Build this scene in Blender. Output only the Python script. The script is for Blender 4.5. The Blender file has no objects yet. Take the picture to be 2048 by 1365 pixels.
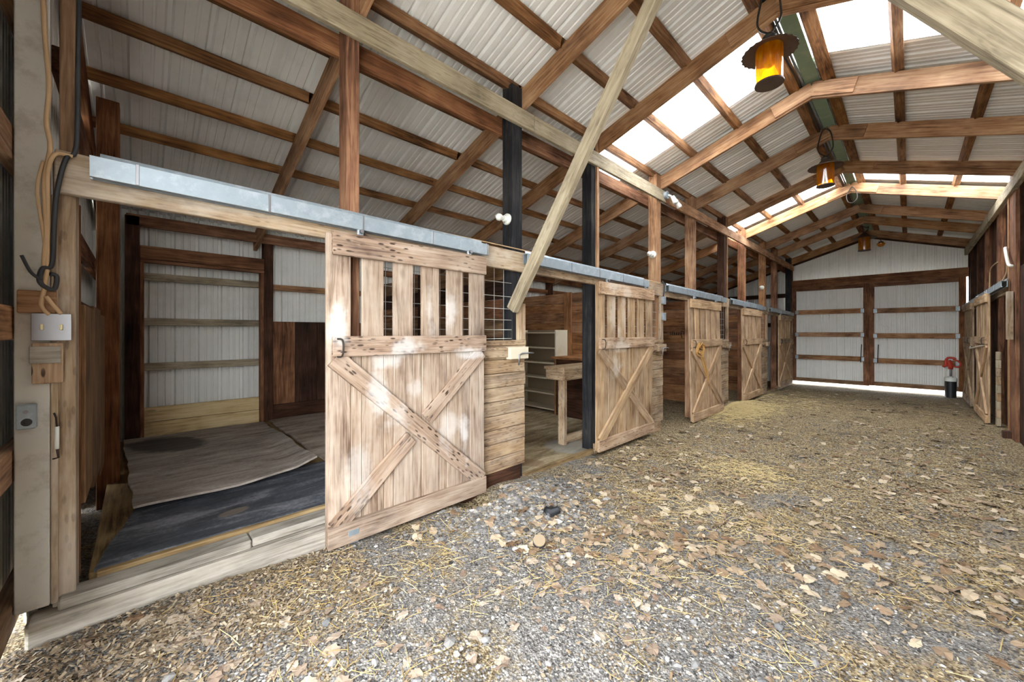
import bpy, bmesh, math, random
from mathutils import Vector, Matrix, noise
random.seed(7)
H = 1.40                                    # eye height; positions below are written relative to eye level
scn = bpy.context.scene
COL = scn.collection
# ------------------------------------------------------------------ camera
cam = bpy.data.cameras.new('camera'); cam_o = bpy.data.objects.new('camera', cam); COL.objects.link(cam_o)
cam.sensor_width = 36.0; cam.lens = 770.0 / 2048 * 36.0
cam.shift_y = -(682.5 - 666.0) / 2048.0
cam.clip_start = 0.02; cam.clip_end = 300
yaw = math.atan2(794.0, 770.0)
cam_o.location = (0, 0, H); cam_o.rotation_euler = (math.pi / 2, 0, yaw)
scn.camera = cam_o
# ------------------------------------------------------------------ world, daylight
wd = bpy.data.worlds.new('overcast_sky'); scn.world = wd; wd.use_nodes = True
bg = wd.node_tree.nodes['Background']; bg.inputs[0].default_value = (0.93, 0.97, 1.0, 1); bg.inputs[1].default_value = 3.0
def portal(name, loc, rot, sx, sy):
    l = bpy.data.lights.new(name, 'AREA'); l.shape = 'RECTANGLE'; l.size = sx; l.size_y = sy
    l.cycles.is_portal = True
    o = bpy.data.objects.new(name, l); COL.objects.link(o); o.location = loc; o.rotation_euler = rot
PITCH = 0.32; XR = -0.82; ZR = 3.05         # roof: pitch, ridge x, height of the purlin undersides at the ridge
portal('doorway_daylight', (-0.35, -0.52, 1.5), (-math.pi / 2, 0, 0), 2.4, 3.0)
for y in (4.96, 9.94):
    portal('skylight_daylight', (-2.0, y, H + ZR - .378 + .30), (0, -math.atan(PITCH), 0), 2.5, .92)
    portal('skylight_daylight', (0.36, y, H + ZR - .378 + .30), (0, math.atan(PITCH), 0), 2.5, .92)
vs = scn.view_settings
vs.view_transform = 'Standard'; vs.look = 'None'; vs.gamma = 1; vs.use_curve_mapping = False
vs.exposure = 2.85
scn.cycles.max_bounces = 7; scn.cycles.diffuse_bounces = 5; scn.cycles.glossy_bounces = 2; scn.cycles.transparent_max_bounces = 8
# ------------------------------------------------------------------ materials
def lin(c):
    if isinstance(c, str):
        c = tuple(int(c[i:i + 2], 16) for i in (0, 2, 4))
    return tuple(((v / 255) / 12.92 if v / 255 <= .04045 else ((v / 255 + .055) / 1.055) ** 2.4) for v in c) + (1,)
class NT:
    def __init__(s, name):
        s.m = bpy.data.materials.new(name); s.m.use_nodes = True; s.t = s.m.node_tree; s.n = s.t.nodes; s.l = s.t.links
        s.b = s.n['Principled BSDF']; s.out = s.n['Material Output']
    def add(s, typ, ins=None, **kw):
        n = s.n.new(typ)
        for k, v in kw.items(): setattr(n, k, v)
        for k, v in (ins or {}).items():
            if hasattr(v, 'is_output'): s.l.new(v, n.inputs[k])
            else: n.inputs[k].default_value = v
        return n
    def math(s, op, a, b=0.0, c=0.0, clamp=False):
        n = s.add('ShaderNodeMath', {0: a, 1: b, 2: c}, operation=op); n.use_clamp = clamp; return n.outputs[0]
    def vmath(s, op, a, b=(0, 0, 0)):
        return s.add('ShaderNodeVectorMath', {0: a, 1: b}, operation=op).outputs[0]
    def ramp(s, fac, stops):
        n = s.add('ShaderNodeValToRGB', {0: fac}); e = n.color_ramp.elements
        e[0].position = stops[0][0]; e[0].color = lin(stops[0][1]); e[1].position = stops[-1][0]; e[1].color = lin(stops[-1][1])
        for p, c in stops[1:-1]: x = e.new(p); x.color = lin(c)
        return n.outputs[0]
    def mix(s, fac, a, b, mode='MIX'):
        n = s.add('ShaderNodeMix', data_type='RGBA', blend_type=mode)
        for i, v in ((0, fac), (6, a), (7, b)):
            if hasattr(v, 'is_output'): s.l.new(v, n.inputs[i])
            else: n.inputs[i].default_value = v
        return n.outputs[2]
    def noise(s, vec, scale, detail=4, rough=.6, dist=0):
        return s.add('ShaderNodeTexNoise', {'Vector': vec, 'Scale': scale, 'Detail': detail, 'Roughness': rough, 'Distortion': dist}).outputs[0]
    def smooth(s, v, a, b):
        n = s.add('ShaderNodeMapRange', {0: v, 1: a, 2: b, 3: 0.0, 4: 1.0}, interpolation_type='SMOOTHSTEP'); return n.outputs[0]
    def set(s, **kw):
        for k, v in kw.items():
            k = k.replace('_', ' ').title() if k not in ('IOR',) else k
            if hasattr(v, 'is_output'): s.l.new(v, s.b.inputs[k])
            else: s.b.inputs[k].default_value = v
    def bump(s, h, strength=.3, dist=.01):
        n = s.add('ShaderNodeBump', {'Height': h, 'Strength': strength, 'Distance': dist}); s.l.new(n.outputs[0], s.b.inputs['Normal'])
def wood(name, dark, mid, light, var=.35, knots=.5, scars=0.0, weather=0.0, spots=None, spotcol='dcdad8', rough=.8):
    t = NT(name)
    oi = t.add('ShaderNodeObjectInfo').outputs['Random']
    co = t.add('ShaderNodeTexCoord').outputs['Object']
    off = t.add('ShaderNodeCombineXYZ', {0: t.math('MULTIPLY', oi, 37.0), 1: t.math('MULTIPLY', oi, 11.3), 2: t.math('MULTIPLY', oi, 23.7)}).outputs[0]
    p = t.vmath('ADD', co, off)
    g1 = t.noise(t.vmath('MULTIPLY', p, (1.3, 16, 16)), 1.6, 4, .62, 1.2)
    g2 = t.noise(t.vmath('MULTIPLY', p, (3.0, 90, 90)), 1.0, 3, .6)
    g3 = t.noise(p, 2.6, 3, .55)
    f = t.math('ADD', t.math('MULTIPLY', g1, .62), t.math('MULTIPLY', g2, .38))
    f = t.math('ADD', f, t.math('MULTIPLY', t.math('SUBTRACT', g3, .5), .55))
    c = t.ramp(f, [(.30, dark), (.5, mid), (.72, light)])
    hs = t.add('ShaderNodeHueSaturation', {'Hue': .5, 'Saturation': t.math('ADD', 1.0 - var * .25, t.math('MULTIPLY', t.math('FRACT', t.math('MULTIPLY', oi, 7.31)), var * .5)),
                                          'Value': t.math('ADD', 1.0 - var * .5, t.math('MULTIPLY', oi, var)), 'Fac': 1.0, 'Color': c})
    c = t.add('ShaderNodeHueSaturation', {'Hue': .507, 'Saturation': .92, 'Value': 1.0, 'Fac': 1.0, 'Color': hs.outputs[0]}).outputs[0]
    # fine checks along the grain
    ck = t.noise(t.vmath('MULTIPLY', p, (1.2, 55, 55)), 1.3, 2, .5)
    c = t.mix(t.math('MULTIPLY', t.smooth(ck, .64, .76), .35), c, lin('2c1e16'))
    if knots:
        v = t.add('ShaderNodeTexVoronoi', {'Vector': t.vmath('MULTIPLY', p, (1.5, 3.6, 3.6)), 'Scale': 1.6, 'Randomness': 1.0}).outputs[0]
        c = t.mix(t.math('MULTIPLY', t.smooth(v, .14, .05), knots), c, lin('3a2114'))
    if scars:
        v = t.add('ShaderNodeTexVoronoi', {'Vector': t.vmath('MULTIPLY', p, (13, 42, 42)), 'Scale': 1.0, 'Randomness': 1.0}).outputs[0]
        k = t.math('MULTIPLY', t.smooth(v, .36, .2), t.smooth(t.noise(p, 3.5, 2), .38, .52))
        c = t.mix(t.math('MULTIPLY', k, scars), c, lin('33231a'))
    if weather:
        w = t.smooth(t.noise(t.vmath('MULTIPLY', p, (.9, 2.4, 2.4)), 2.2, 5, .65), .42, .66)
        c = t.mix(t.math('MULTIPLY', w, weather), c, lin('c9bfb2'))
    if spots:
        pos = t.add('ShaderNodeNewGeometry').outputs['Position']
        wob = t.noise(pos, 5.5, 3, .65)
        acc = None
        for (y, z, ry, rz, a) in spots:
            d = t.vmath('MULTIPLY', t.vmath('SUBTRACT', pos, (0, y, z + H)), (0, 1 / ry, 1 / rz))
            ln = t.add('ShaderNodeVectorMath', {0: d}, operation='LENGTH').outputs['Value']
            s = t.math('MULTIPLY', t.smooth(t.math('ADD', ln, t.math('MULTIPLY', t.math('SUBTRACT', wob, .5), 2.4)), 1.05, .2), a * .6)
            acc = s if acc is None else t.math('MAXIMUM', acc, s)
        c = t.mix(acc, c, lin(spotcol))
    t.set(base_color=c, roughness=rough); t.b.inputs['Specular IOR Level'].default_value = .2
    t.bump(f, .35, .006)
    return t.m
def plain(name, col, rough=.6, metal=0, var=.12, scale=9, bump=.1, dirt=None, dirt_a=.5, dscale=4):
    t = NT(name); co = t.add('ShaderNodeTexCoord').outputs['Object']
    n = t.noise(co, scale, 5, .65)
    c = lin(col); dk = tuple(v * (1 - var * 2) for v in c[:3]) + (1,); lt = tuple(min(1, v * (1 + var)) for v in c[:3]) + (1,)
    cc = t.mix(n, dk, lt)
    if dirt:
        cc = t.mix(t.math('MULTIPLY', t.smooth(t.noise(co, dscale, 6, .7), .48, .66), dirt_a), cc, lin(dirt))
    t.set(base_color=cc, roughness=rough, metallic=metal)
    if bump: t.bump(n, bump, .004)
    return t.m
M = {}
D1 = [(.93, .06, .075, .20, .95), (1.62, .18, .05, .22, .5), (1.82, .16, .09, .17, .85), (1.4, -.10, .14, .10, .9), (1.97, -.17, .19, .07, .95),
      (1.25, -.21, .15, .07, .75), (1.22, -.42, .1, .2, .75), (1.35, -.62, .12, .16, .6), (1.8, -.75, .12, .2, .5), (1.95, -.85, .07, .24, .9), (1.5, -.42, .09, .12, .5), (1.07, -.95, .1, .25, .45)]
D2 = [(4.3, .25, .13, .3, .7), (4.55, .3, .13, .45, .65), (4.25, .58, .25, .08, .8), (4.4, -.17, .3, .1, .85), (4.35, -.4, .22, .14, .75), (4.45, -.05, .1, .2, .5)]
M['door1'] = wood('door_wood_limed', '5c4436', '9a8270', 'b9a696', .22, .35, 0, .22, D1)
M['door2'] = wood('door_wood_limed_warm', '5f422d', '9f7f60', 'c2a482', .22, .35, 0, .12, D2, 'dcd2c4')
M['door'] = wood('door_wood', '6b4b33', 'b18c69', 'd2b28d', .22, .4, 0, .08)
M['rail'] = wood('scarred_rail_wood', '6a4a36', 'ad8a6d', 'd0b396', .18, .3, .95, .1)
M['rail1'] = wood('scarred_rail_wood_limed', '553b2f', '967a66', 'b49c8a', .15, .3, .95, .15, D1)
M['rail2'] = wood('rail_wood_limed', '6a4a36', 'ad8a6d', 'd0b396', .15, .3, .5, .1, D2, 'dcd2c4')
M['header'] = wood('weathered_header_wood', '7a5f46', 'a68b6f', 'c6b198', .12, .5, .35, .55)
M['panel'] = wood('stall_front_wood', '523a2a', '987a5d', 'bca283', .3, .3, .45, .2)
M['brown'] = wood('brown_framing_wood', '3a2115', '79492f', 'a3704c', .3, .4)
M['rafter'] = wood('rafter_wood', '5a3721', '9a6a47', 'c29770', .28, .35, 0, .05)
M['purlin'] = wood('purlin_wood', '3f2414', '85552f', 'ab7a4e', .3, .5)
M['grey'] = wood('grey_weathered_wood', '6f6350', 'a3937a', 'beb096', .12, .3, .2, .1)
M['dark'] = wood('dark_stained_wood', '1f120d', '43281c', '5f3d2c', .3, .2)
M['black'] = wood('black_creosote_post', '121214', '26262a', '46443f', .1, 0)
M['partition'] = wood('partition_wood', '512f1c', '93603c', 'b98355', .3, .4)
M['lining'] = wood('old_lining_wood', '46301f', '7d5b40', 'a07c5c', .25, .3)  # dull brown wood for linings, trims and the upper near post
M['yellow'] = wood('fresh_pine', 'ae8552', 'dcbd88', 'ecd4a4', .08, .35)
M['sill'] = wood('grey_sill_timber', '5d564e', '928a7f', 'b6afa5', .1, .4, .1, .4)
M['ply'] = wood('plywood_floor', '473521', '8b6d46', 'aa8d62', .15, .1)
M['galv'] = plain('galvanised_steel', '9da9b1', .45, .5, .12, 14, .05, 'c0c8ce', .5, 9)
M['steel'] = plain('brushed_steel', '97979a', .42, .9, .06, 20, .02)
M['sheet'] = plain('white_roof_sheet', 'eeeeec', .45, 0, .02, 2.5, 0, 'c6c6c2', .3, 1.3)
M['wallsheet'] = plain('white_wall_sheet', 'ecede8', .5, 0, .02, 2.5, 0, 'c9c7b8', .25, 1.6)
M['paint'] = plain('chalky_white_paint', 'c9c6bd', .7, 0, .05, 5, .05, '8d8272', .45, 6)
M['bounce_ground'] = plain('pale_bounce_gravel', 'b9b4aa', .95, 0, .12, 3, 0)  # outside ground, kept pale to bounce daylight up under the roof
M['green'] = plain('green_ridge_paint', '8fa88f', .6, 0, .08, 6, .03, 'b7bda5', .4, 4)
M['iron'] = plain('blackened_iron', '38332f', .6, .5, .2, 30, .1, '5a4636', .4, 12)
M['rust'] = plain('brown_lantern_metal', '5b4a40', .6, .4, .15, 20, .08, '3a2c24', .4, 9)
M['cream'] = plain('cream_cable', 'c2a27a', .5, 0, .08, 12, 0)
M['blackp'] = plain('black_plastic', '24262a', .45, 0, .1, 12, .02)
M['porc'] = plain('white_porcelain', 'e4e6df', .3, 0, .02, 12, 0)
M['ivory'] = plain('ivory_plastic', 'e2d6a8', .4, 0, .03, 12, 0)
M['redm'] = plain('red_painted_iron', 'c8402c', .5, 0, .12, 18, .05)
M['wire'] = plain('galvanised_wire', 'c4c2bc', .4, .6, .05, 30, 0)
M['shelfside'] = plain('cream_laminate', 'd8cfb8', .6, 0, .04, 4, 0, 'b0a285', .3, 4)
M['shelfback'] = plain('hardboard_back', '8b7a62', .8, 0, .06, 5, 0)
M['rope'] = plain('frayed_tan_rope', 'c49657', .9, 0, .25, 60, .4)
M['ropew'] = plain('white_cord', 'ddd8cc', .8, 0, .08, 40, .1)
M['ink'] = plain('black_marker', '1a1512', .9, 0, 0, 5, 0)
def rubber(name, c0, c1, c2, spots, scol, sa):
    t = NT(name); pos = t.add('ShaderNodeNewGeometry').outputs['Position']
    a = t.noise(t.vmath('MULTIPLY', pos, (5, 1.2, 5)), 1.5, 6, .68, .6); b = t.noise(pos, 40, 4, .6)
    c = t.ramp(t.math('ADD', t.math('MULTIPLY', a, .8), t.math('MULTIPLY', b, .2)), [(.34, c0), (.5, c1), (.66, c2)])
    wob = t.noise(pos, 3.5, 4, .6)
    for (x, y, rx, ry, ang, col, al) in spots:
        d = t.vmath('SUBTRACT', pos, (x, y, 0))
        d = t.add('ShaderNodeVectorRotate', {'Vector': d, 'Angle': -ang}, rotation_type='Z_AXIS').outputs[0]
        ln = t.add('ShaderNodeVectorMath', {0: t.vmath('MULTIPLY', d, (1 / rx, 1 / ry, 0))}, operation='LENGTH').outputs['Value']
        s = t.smooth(t.math('ADD', ln, t.math('MULTIPLY', t.math('SUBTRACT', wob, .5), .9)), 1.1, .8)
        c = t.mix(t.math('MULTIPLY', s, al), c, lin(col))
    t.set(base_color=c, roughness=.75); t.bump(b, .2, .003); return t.m
M['mat_black'] = rubber('black_rubber_mat', '23262b', '454950', '85858b', [(-3.1, .45, .05, .09, .2, '8d7c69', .5)], 0, 0)
M['mat_grey'] = rubber('grey_dusty_rubber_mat', '5d544c', '968b81', 'b7aea4', [(-5.35, .22, .52, .28, .35, '2f2b28', .85)], 0, 0)
M['mat_tan'] = rubber('tan_dusty_rubber_mat', '655a4e', '9a8d7f', 'b8ad9f', [(-5.0, 1.75, .15, .2, .1, '463a30', .5)], 0, 0)
M['concrete'] = rubber('stained_floor', '4e3f2a', '8c7a5a', 'b3a68d', [(-2.95, 3.1, .22, .13, .4, '6b4b30', .6), (-3.0, 3.9, .3, .3, 0, '9a9a96', .6)], 0, 0)
# ground: gravel, dust and chaff
def ground_mat():
    t = NT('gravel_ground'); pos = t.add('ShaderNodeNewGeometry').outputs['Position']
    v = t.add('ShaderNodeTexVoronoi', {'Vector': pos, 'Scale': 95.0}); v2 = t.add('ShaderNodeTexVoronoi', {'Vector': pos, 'Scale': 210.0})
    sep = t.add('ShaderNodeSeparateColor', {0: v.outputs['Color']}).outputs
    sep2 = t.add('ShaderNodeSeparateColor', {0: v2.outputs['Color']}).outputs
    grav = t.ramp(t.math('ADD', t.math('MULTIPLY', sep[0], .6), t.math('MULTIPLY', sep2[0], .4)), [(.1, '4a4845'), (.45, '84807b'), (.72, 'a6a19a'), (.95, 'd6d2cb')])
    chaff = t.ramp(sep[1], [(.1, '594a38'), (.5, '9d8866'), (.9, 'd9c49a')])
    big = t.noise(pos, .8, 5, .6); mid = t.noise(pos, 3.2, 5, .65)
    sepp = t.add('ShaderNodeSeparateXYZ', {0: pos}).outputs
    far = t.smooth(sepp[1], 1.5, 7.0)
    k = t.smooth(t.math('ADD', t.math('ADD', t.math('MULTIPLY', big, .5), t.math('MULTIPLY', mid, .5)), t.math('MULTIPLY', far, .24)), .46, .62)
    c = t.mix(k, grav, chaff)
    dk = t.smooth(t.noise(pos, 1.7, 6, .7), .52, .68)
    c = t.mix(t.math('MULTIPLY', dk, .55), c, lin('3b342c'))
    c = t.add('ShaderNodeHueSaturation', {'Hue': .5, 'Saturation': .95, 'Value': .64, 'Fac': 1.0, 'Color': c}).outputs[0]
    t.set(base_color=c, roughness=.95); t.b.inputs['Specular IOR Level'].default_value = .1
    t.bump(t.math('ADD', v.outputs['Distance'], t.math('MULTIPLY', mid, .5)), .6, .01)
    return t.m
M['ground'] = ground_mat()
def tint_mat(name, stops, rough=.9):
    t = NT(name); a = t.add('ShaderNodeAttribute', attribute_name='tint').outputs['Fac']
    t.set(base_color=t.ramp(a, stops), roughness=rough); t.b.inputs['Specular IOR Level'].default_value = .15
    return t.m
M['pebble'] = tint_mat('gravel_pebbles', [(0, '343332'), (.4, '646261'), (.75, '888581'), (1, 'bebab5')])
M['straw'] = tint_mat('dry_straw', [(0, '6d5a36'), (.5, 'a38a57'), (1, 'ccb989')])
M['chip'] = tint_mat('wood_chips', [(0, '4d3d2d'), (.35, '75634e'), (.7, '998870'), (1, 'bbae98')])
M['leafs'] = tint_mat('fallen_leaves', [(0, '6d5641'), (.5, '94806a'), (1, 'b9aa92')])
def leaf_mat():
    t = NT('dry_leaf'); oi = t.add('ShaderNodeObjectInfo').outputs['Random']; co = t.add('ShaderNodeTexCoord').outputs['Object']
    n = t.noise(co, 40, 4)
    t.set(base_color=t.ramp(t.math('ADD', t.math('MULTIPLY', oi, .8), t.math('MULTIPLY', n, .2)), [(0, '6b5546'), (.45, '8e7d6c'), (.75, 'a39584'), (1, 'b5ab9d')]), roughness=.8); return t.m
M['leaf'] = leaf_mat()
def stone_mat():
    t = NT('pale_stone'); oi = t.add('ShaderNodeObjectInfo').outputs['Random']; co = t.add('ShaderNodeTexCoord').outputs['Object']
    t.set(base_color=t.ramp(t.math('ADD', t.math('MULTIPLY', oi, .8), t.math('MULTIPLY', t.noise(co, 30, 4), .3)), [(0, '55575a'), (.5, '807e7c'), (1, 'aeaba6')]), roughness=.85); return t.m
M['stone'] = stone_mat()
def sky_mat():
    t = NT('translucent_skylight_sheet')
    tr = t.add('ShaderNodeBsdfTransparent', {0: (.95, .96, .97, 1)}).outputs[0]; df = t.add('ShaderNodeBsdfTranslucent', {0: (.9, .92, .95, 1)}).outputs[0]
    mx = t.add('ShaderNodeMixShader', {0: .3, 1: tr, 2: df}); t.l.new(mx.outputs[0], t.out.inputs[0]); return t.m
M['sky'] = sky_mat()
def amber_mat():
    t = NT('amber_glass'); co = t.add('ShaderNodeTexCoord').outputs['Object']
    n = t.noise(t.vmath('MULTIPLY', co, (18, 18, 6)), 1.0, 3)
    c = t.ramp(n, [(.3, 'd88a10'), (.55, 'f8c428'), (.75, 'ffec80')])
    tr = t.add('ShaderNodeBsdfTransparent', {0: c}).outputs[0]; df = t.add('ShaderNodeBsdfTranslucent', {0: c}).outputs[0]
    mx = t.add('ShaderNodeMixShader', {0: .55, 1: tr, 2: df}).outputs[0]
    gl = t.add('ShaderNodeBsdfGlossy', {0: (1, 1, 1, 1), 1: .12}).outputs[0]
    m2 = t.add('ShaderNodeMixShader', {0: .1, 1: mx, 2: gl}); t.l.new(m2.outputs[0], t.out.inputs[0]); return t.m
M['amber'] = amber_mat()
# ------------------------------------------------------------------ builders
WM = {}                                     # world matrices by object name
def link(name, me, mat, parent=None, mw=None, kind=None):
    o = bpy.data.objects.new(name, me); COL.objects.link(o)
    if mat is not None and me is not None and not me.materials: me.materials.append(M[mat])
    elif mat is not None and me.materials[0] != M[mat]:
        o.material_slots[0].link = 'OBJECT'; o.material_slots[0].material = M[mat]
    mw = mw or Matrix.Identity(4)
    WM[o.name] = mw
    if parent is not None:
        o.parent = parent; o.matrix_local = WM[parent.name].inverted() @ mw
    else: o.matrix_local = mw
    if kind: o['kind'] = kind
    return o
def thing(name, loc, label, cat, group=None):
    o = bpy.data.objects.new(name, None); COL.objects.link(o); o.empty_display_size = .1
    mw = Matrix.Translation((loc[0], loc[1], loc[2] + H)); o.matrix_local = mw; WM[o.name] = mw
    return tag(o, label, cat, group)
def tag(o, label, cat, group=None):
    o['label'] = label; o['category'] = cat
    if group: o['group'] = group
    return o
def struct(name, loc=(0, 0, 0), label=None):
    o = bpy.data.objects.new(name, None); COL.objects.link(o); o.empty_display_size = .1
    mw = Matrix.Translation((loc[0], loc[1], loc[2] + H)); o.matrix_local = mw; WM[o.name] = mw
    o['kind'] = 'structure'
    if label: o['label'] = label
    return o
_mc = {}
def box_mesh(L, w, t, c, mat):
    key = (round(L, 3), round(w, 3), round(t, 3), mat)
    if key in _mc: return _mc[key]
    vs_, fs = [], []
    a, b, d = L / 2, w / 2, t / 2
    c = min(c, t * .22, w * .22)
    for sx in (-1, 1):
        for sy in (-1, 1):
            for sz in (-1, 1):
                vs_ += [(sx * a, sy * (b - c), sz * (d - c)), (sx * (a - c), sy * b, sz * (d - c)), (sx * (a - c), sy * (b - c), sz * d)]
    bm = bmesh.new()
    for v in vs_: bm.verts.new(v)
    bmesh.ops.convex_hull(bm, input=bm.verts)
    bmesh.ops.dissolve_limit(bm, angle_limit=.01, verts=bm.verts, edges=bm.edges)
    me = bpy.data.meshes.new('board'); bm.to_mesh(me); bm.free(); me.materials.append(M[mat]); _mc[key] = me
    return me
def board(name, p0, p1, w, t, side, mat, parent=None, c=.004, kind=None):
    """timber from p0 to p1 (centre line); w along 'side', t across it"""
    p0 = Vector(p0); p1 = Vector(p1); ax = (p1 - p0); L = ax.length; ax.normalize()
    s = Vector(side); s = (s - ax * s.dot(ax)).normalized(); n = ax.cross(s)
    mw = Matrix((ax, s, n)).transposed().to_4x4(); mid = (p0 + p1) / 2; mw.translation = (mid.x, mid.y, mid.z + H)
    return link(name, box_mesh(L, w, t, c, mat), mat, parent, mw, kind)
def bx(name, x0, x1, y0, y1, z0, z1, mat, parent=None, c=.004, dz=0.0, kind=None):
    """axis-aligned timber; grain along its longest side; dz = drop of z per metre of y"""
    d = [x1 - x0, y1 - y0, z1 - z0]; i = d.index(max(d)); m = Vector(((x0 + x1) / 2, (y0 + y1) / 2, (z0 + z1) / 2))
    a = Vector((0, 0, 0)); a[i] = d[i] / 2
    p0, p1 = m - a, m + a
    p0.z += dz * p0.y; p1.z += dz * p1.y
    j = 2 if i != 2 else 1
    if i == 2: p0.z = p0.z; 
    side = Vector((0, 0, 0)); side[j] = 1
    k = 3 - i - j
    return board(name, p0, p1, d[j], d[k], side, mat, parent, c, kind)
def mesh_obj(name, vs_, fs, mat, parent=None, smooth=False, kind=None, tint=None, origin=(0, 0, 0)):
    me = bpy.data.meshes.new(name)
    o3 = Vector(origin)
    me.from_pydata([tuple(Vector(v) - o3) for v in vs_], [], fs); me.update()
    if smooth: me.polygons.foreach_set('use_smooth', [True] * len(me.polygons))
    if tint is not None:
        at = me.attributes.new('tint', 'FLOAT', 'POINT'); at.data.foreach_set('value', tint)
    return link(name, me, mat, parent, Matrix.Translation((o3.x, o3.y, o3.z + H)), kind)
def tube_geo(pts, r, n=8, closed=False, caps=True):
    pts = [Vector(p) for p in pts]; vs_, fs = [], []; N = len(pts); up = None
    rr = r if isinstance(r, (list, tuple)) else [r] * N
    for i, p in enumerate(pts):
        if closed: t = pts[(i + 1) % N] - pts[i - 1]
        else: t = pts[min(i + 1, N - 1)] - pts[max(i - 1, 0)]
        t.normalize()
        if up is None: up = Vector((0, 0, 1)) if abs(t.z) < .9 else Vector((1, 0, 0))
        s = t.cross(up).normalized(); u = s.cross(t); up = u
        for k in range(n):
            a = 2 * math.pi * k / n; vs_.append(p + (s * math.cos(a) + u * math.sin(a)) * rr[i])
    for i in range(N if closed else N - 1):
        for k in range(n):
            j = (i + 1) % N; fs.append((i * n + k, i * n + (k + 1) % n, j * n + (k + 1) % n, j * n + k))
    if caps and not closed: fs.append(tuple(range(n))[::-1]); fs.append(tuple((N - 1) * n + k for k in range(n)))
    return vs_, fs
def smooth_path(pts, n=6):
    P = [Vector(p) for p in pts]; out = []
    for i in range(len(P) - 1):
        a, b, c, d = P[max(i - 1, 0)], P[i], P[i + 1], P[min(i + 2, len(P) - 1)]
        for k in range(n):
            t = k / n; out.append(.5 * ((2 * b) + (c - a) * t + (2 * a - 5 * b + 4 * c - d) * t * t + (3 * b - a - 3 * c + d) * t ** 3))
    out.append(P[-1]); return out
def tube(name, pts, r, mat, parent=None, n=8, closed=False, sm=0):
    if sm: pts = smooth_path(pts, sm)
    v, f = tube_geo(pts, r, n, closed); return mesh_obj(name, v, f, mat, parent, True, origin=pts[0])
def lathe_geo(prof, c, n=20, axis='Z'):
    vs_, fs = [], []
    for (r, h) in prof:
        for k in range(n):
            a = 2 * math.pi * k / n; u, v = r * math.cos(a), r * math.sin(a)
            vs_.append({'Z': (c[0] + u, c[1] + v, c[2] + h), 'X': (c[0] + h, c[1] + u, c[2] + v), 'Y': (c[0] + u, c[1] + h, c[2] + v)}[axis])
    for i in range(len(prof) - 1):
        for k in range(n): fs.append((i * n + k, i * n + (k + 1) % n, (i + 1) * n + (k + 1) % n, (i + 1) * n + k))
    return vs_, fs
def lathe(name, prof, c, mat, parent=None, n=20, axis='Z', smooth=True):
    v, f = lathe_geo(prof, c, n, axis)
    if prof[0][0] > 1e-4: f.append(tuple(range(n))[::-1])
    if prof[-1][0] > 1e-4: f.append(tuple((len(prof) - 1) * n + k for k in range(n)))
    o = mesh_obj(name, v, f, mat, parent, smooth, origin=c)
    if smooth:
        try: o.data.set_sharp_from_angle(angle=.7)
        except Exception: pass
    return o
def rib_profile(width, pitch=.2, rib=.03):
    n = max(1, round(width / pitch)); p = width / n; out = []
    for i in range(n):
        s = i * p
        out += [(s, 0), (s + p * .06, rib), (s + p * .16, rib), (s + p * .22, 0), (s + p * .43, 0), (s + p * .46, .008), (s + p * .51, .008), (s + p * .54, 0), (s + p * .71, 0), (s + p * .74, .008), (s + p * .79, .008), (s + p * .82, 0)]
    out.append((width, 0)); return out
def roof_z(x): return ZR - PITCH * abs(x - XR)            # underside of the purlins
def ribbed(name, org, along, run, out, width, mat, parent, pitch=.2, runs=None):
    """ribbed metal sheet: profile across 'along', extruded over 'run' (or runs(s) -> (lo, hi) distances), ribs raised along 'out'"""
    org, along, run, out = Vector(org), Vector(along), Vector(run), Vector(out)
    vs_, fs = [], []
    pr = rib_profile(width, pitch)
    for s, h in pr:
        lo, hi = runs(s) if runs else (0, 1)
        vs_.append(org + along * s + run * lo + out * h); vs_.append(org + along * s + run * hi + out * h)
    for i in range(len(pr) - 1): fs.append((2 * i, 2 * i + 2, 2 * i + 3, 2 * i + 1))
    return mesh_obj(name, vs_, fs, mat, parent, origin=org)
def gz(y, x=-1.0):                                        # level of the gravel floor
    return -1.39 - .02 * max(y, -.5)
DZ = -.011                                                # the stall fronts settle a little along the barn
# ------------------------------------------------------------------ ground
HOLE = (-2.50, 2.02)
def ground_h(x, y):
    z = gz(y) + .018 * noise.noise((x * 1.3, y * 1.3, 0)) + .008 * noise.noise((x * 5, y * 5, 3)) + .004 * noise.noise((x * 17, y * 17, 7))
    z += .115 * math.exp(-((x + 2.22) / .36) ** 2 - ((y - 2.22) / .45) ** 2)            # dug-out mound
    z -= .24 * math.exp(-((x + 2.49) / .12) ** 2 - ((y - 2.07) / .16) ** 2)
    z += .05 * math.exp(-((x + 2.6) / .35) ** 2) * max(0, 1 - abs(y - .2) / 1.2)        # chips banked against the sill
    z += .10 * math.exp(-((x + 2.62) / .35) ** 2 - ((y - 8.9) / .8) ** 2)               # straw kicked out of a stall
    return z
def axis_pts(lo, hi, flo, fhi, fine, coarse):
    p = []; x = lo
    while x < hi - 1e-6:
        p.append(x); x += fine if flo <= x < fhi else coarse
    return p + [hi]
xs = axis_pts(-7.5, 6.5, -2.9, 1.4, .045, .35); ys = []
y = -.62
while y < 16.5:
    ys.append(y); y += (.045 if y < 5.2 else .11)
gv = [(x, y, ground_h(x, y)) for y in ys for x in xs]
gf = [(j * len(xs) + i, j * len(xs) + i + 1, (j + 1) * len(xs) + i + 1, (j + 1) * len(xs) + i) for j in range(len(ys) - 1) for i in range(len(xs) - 1)]
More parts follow.
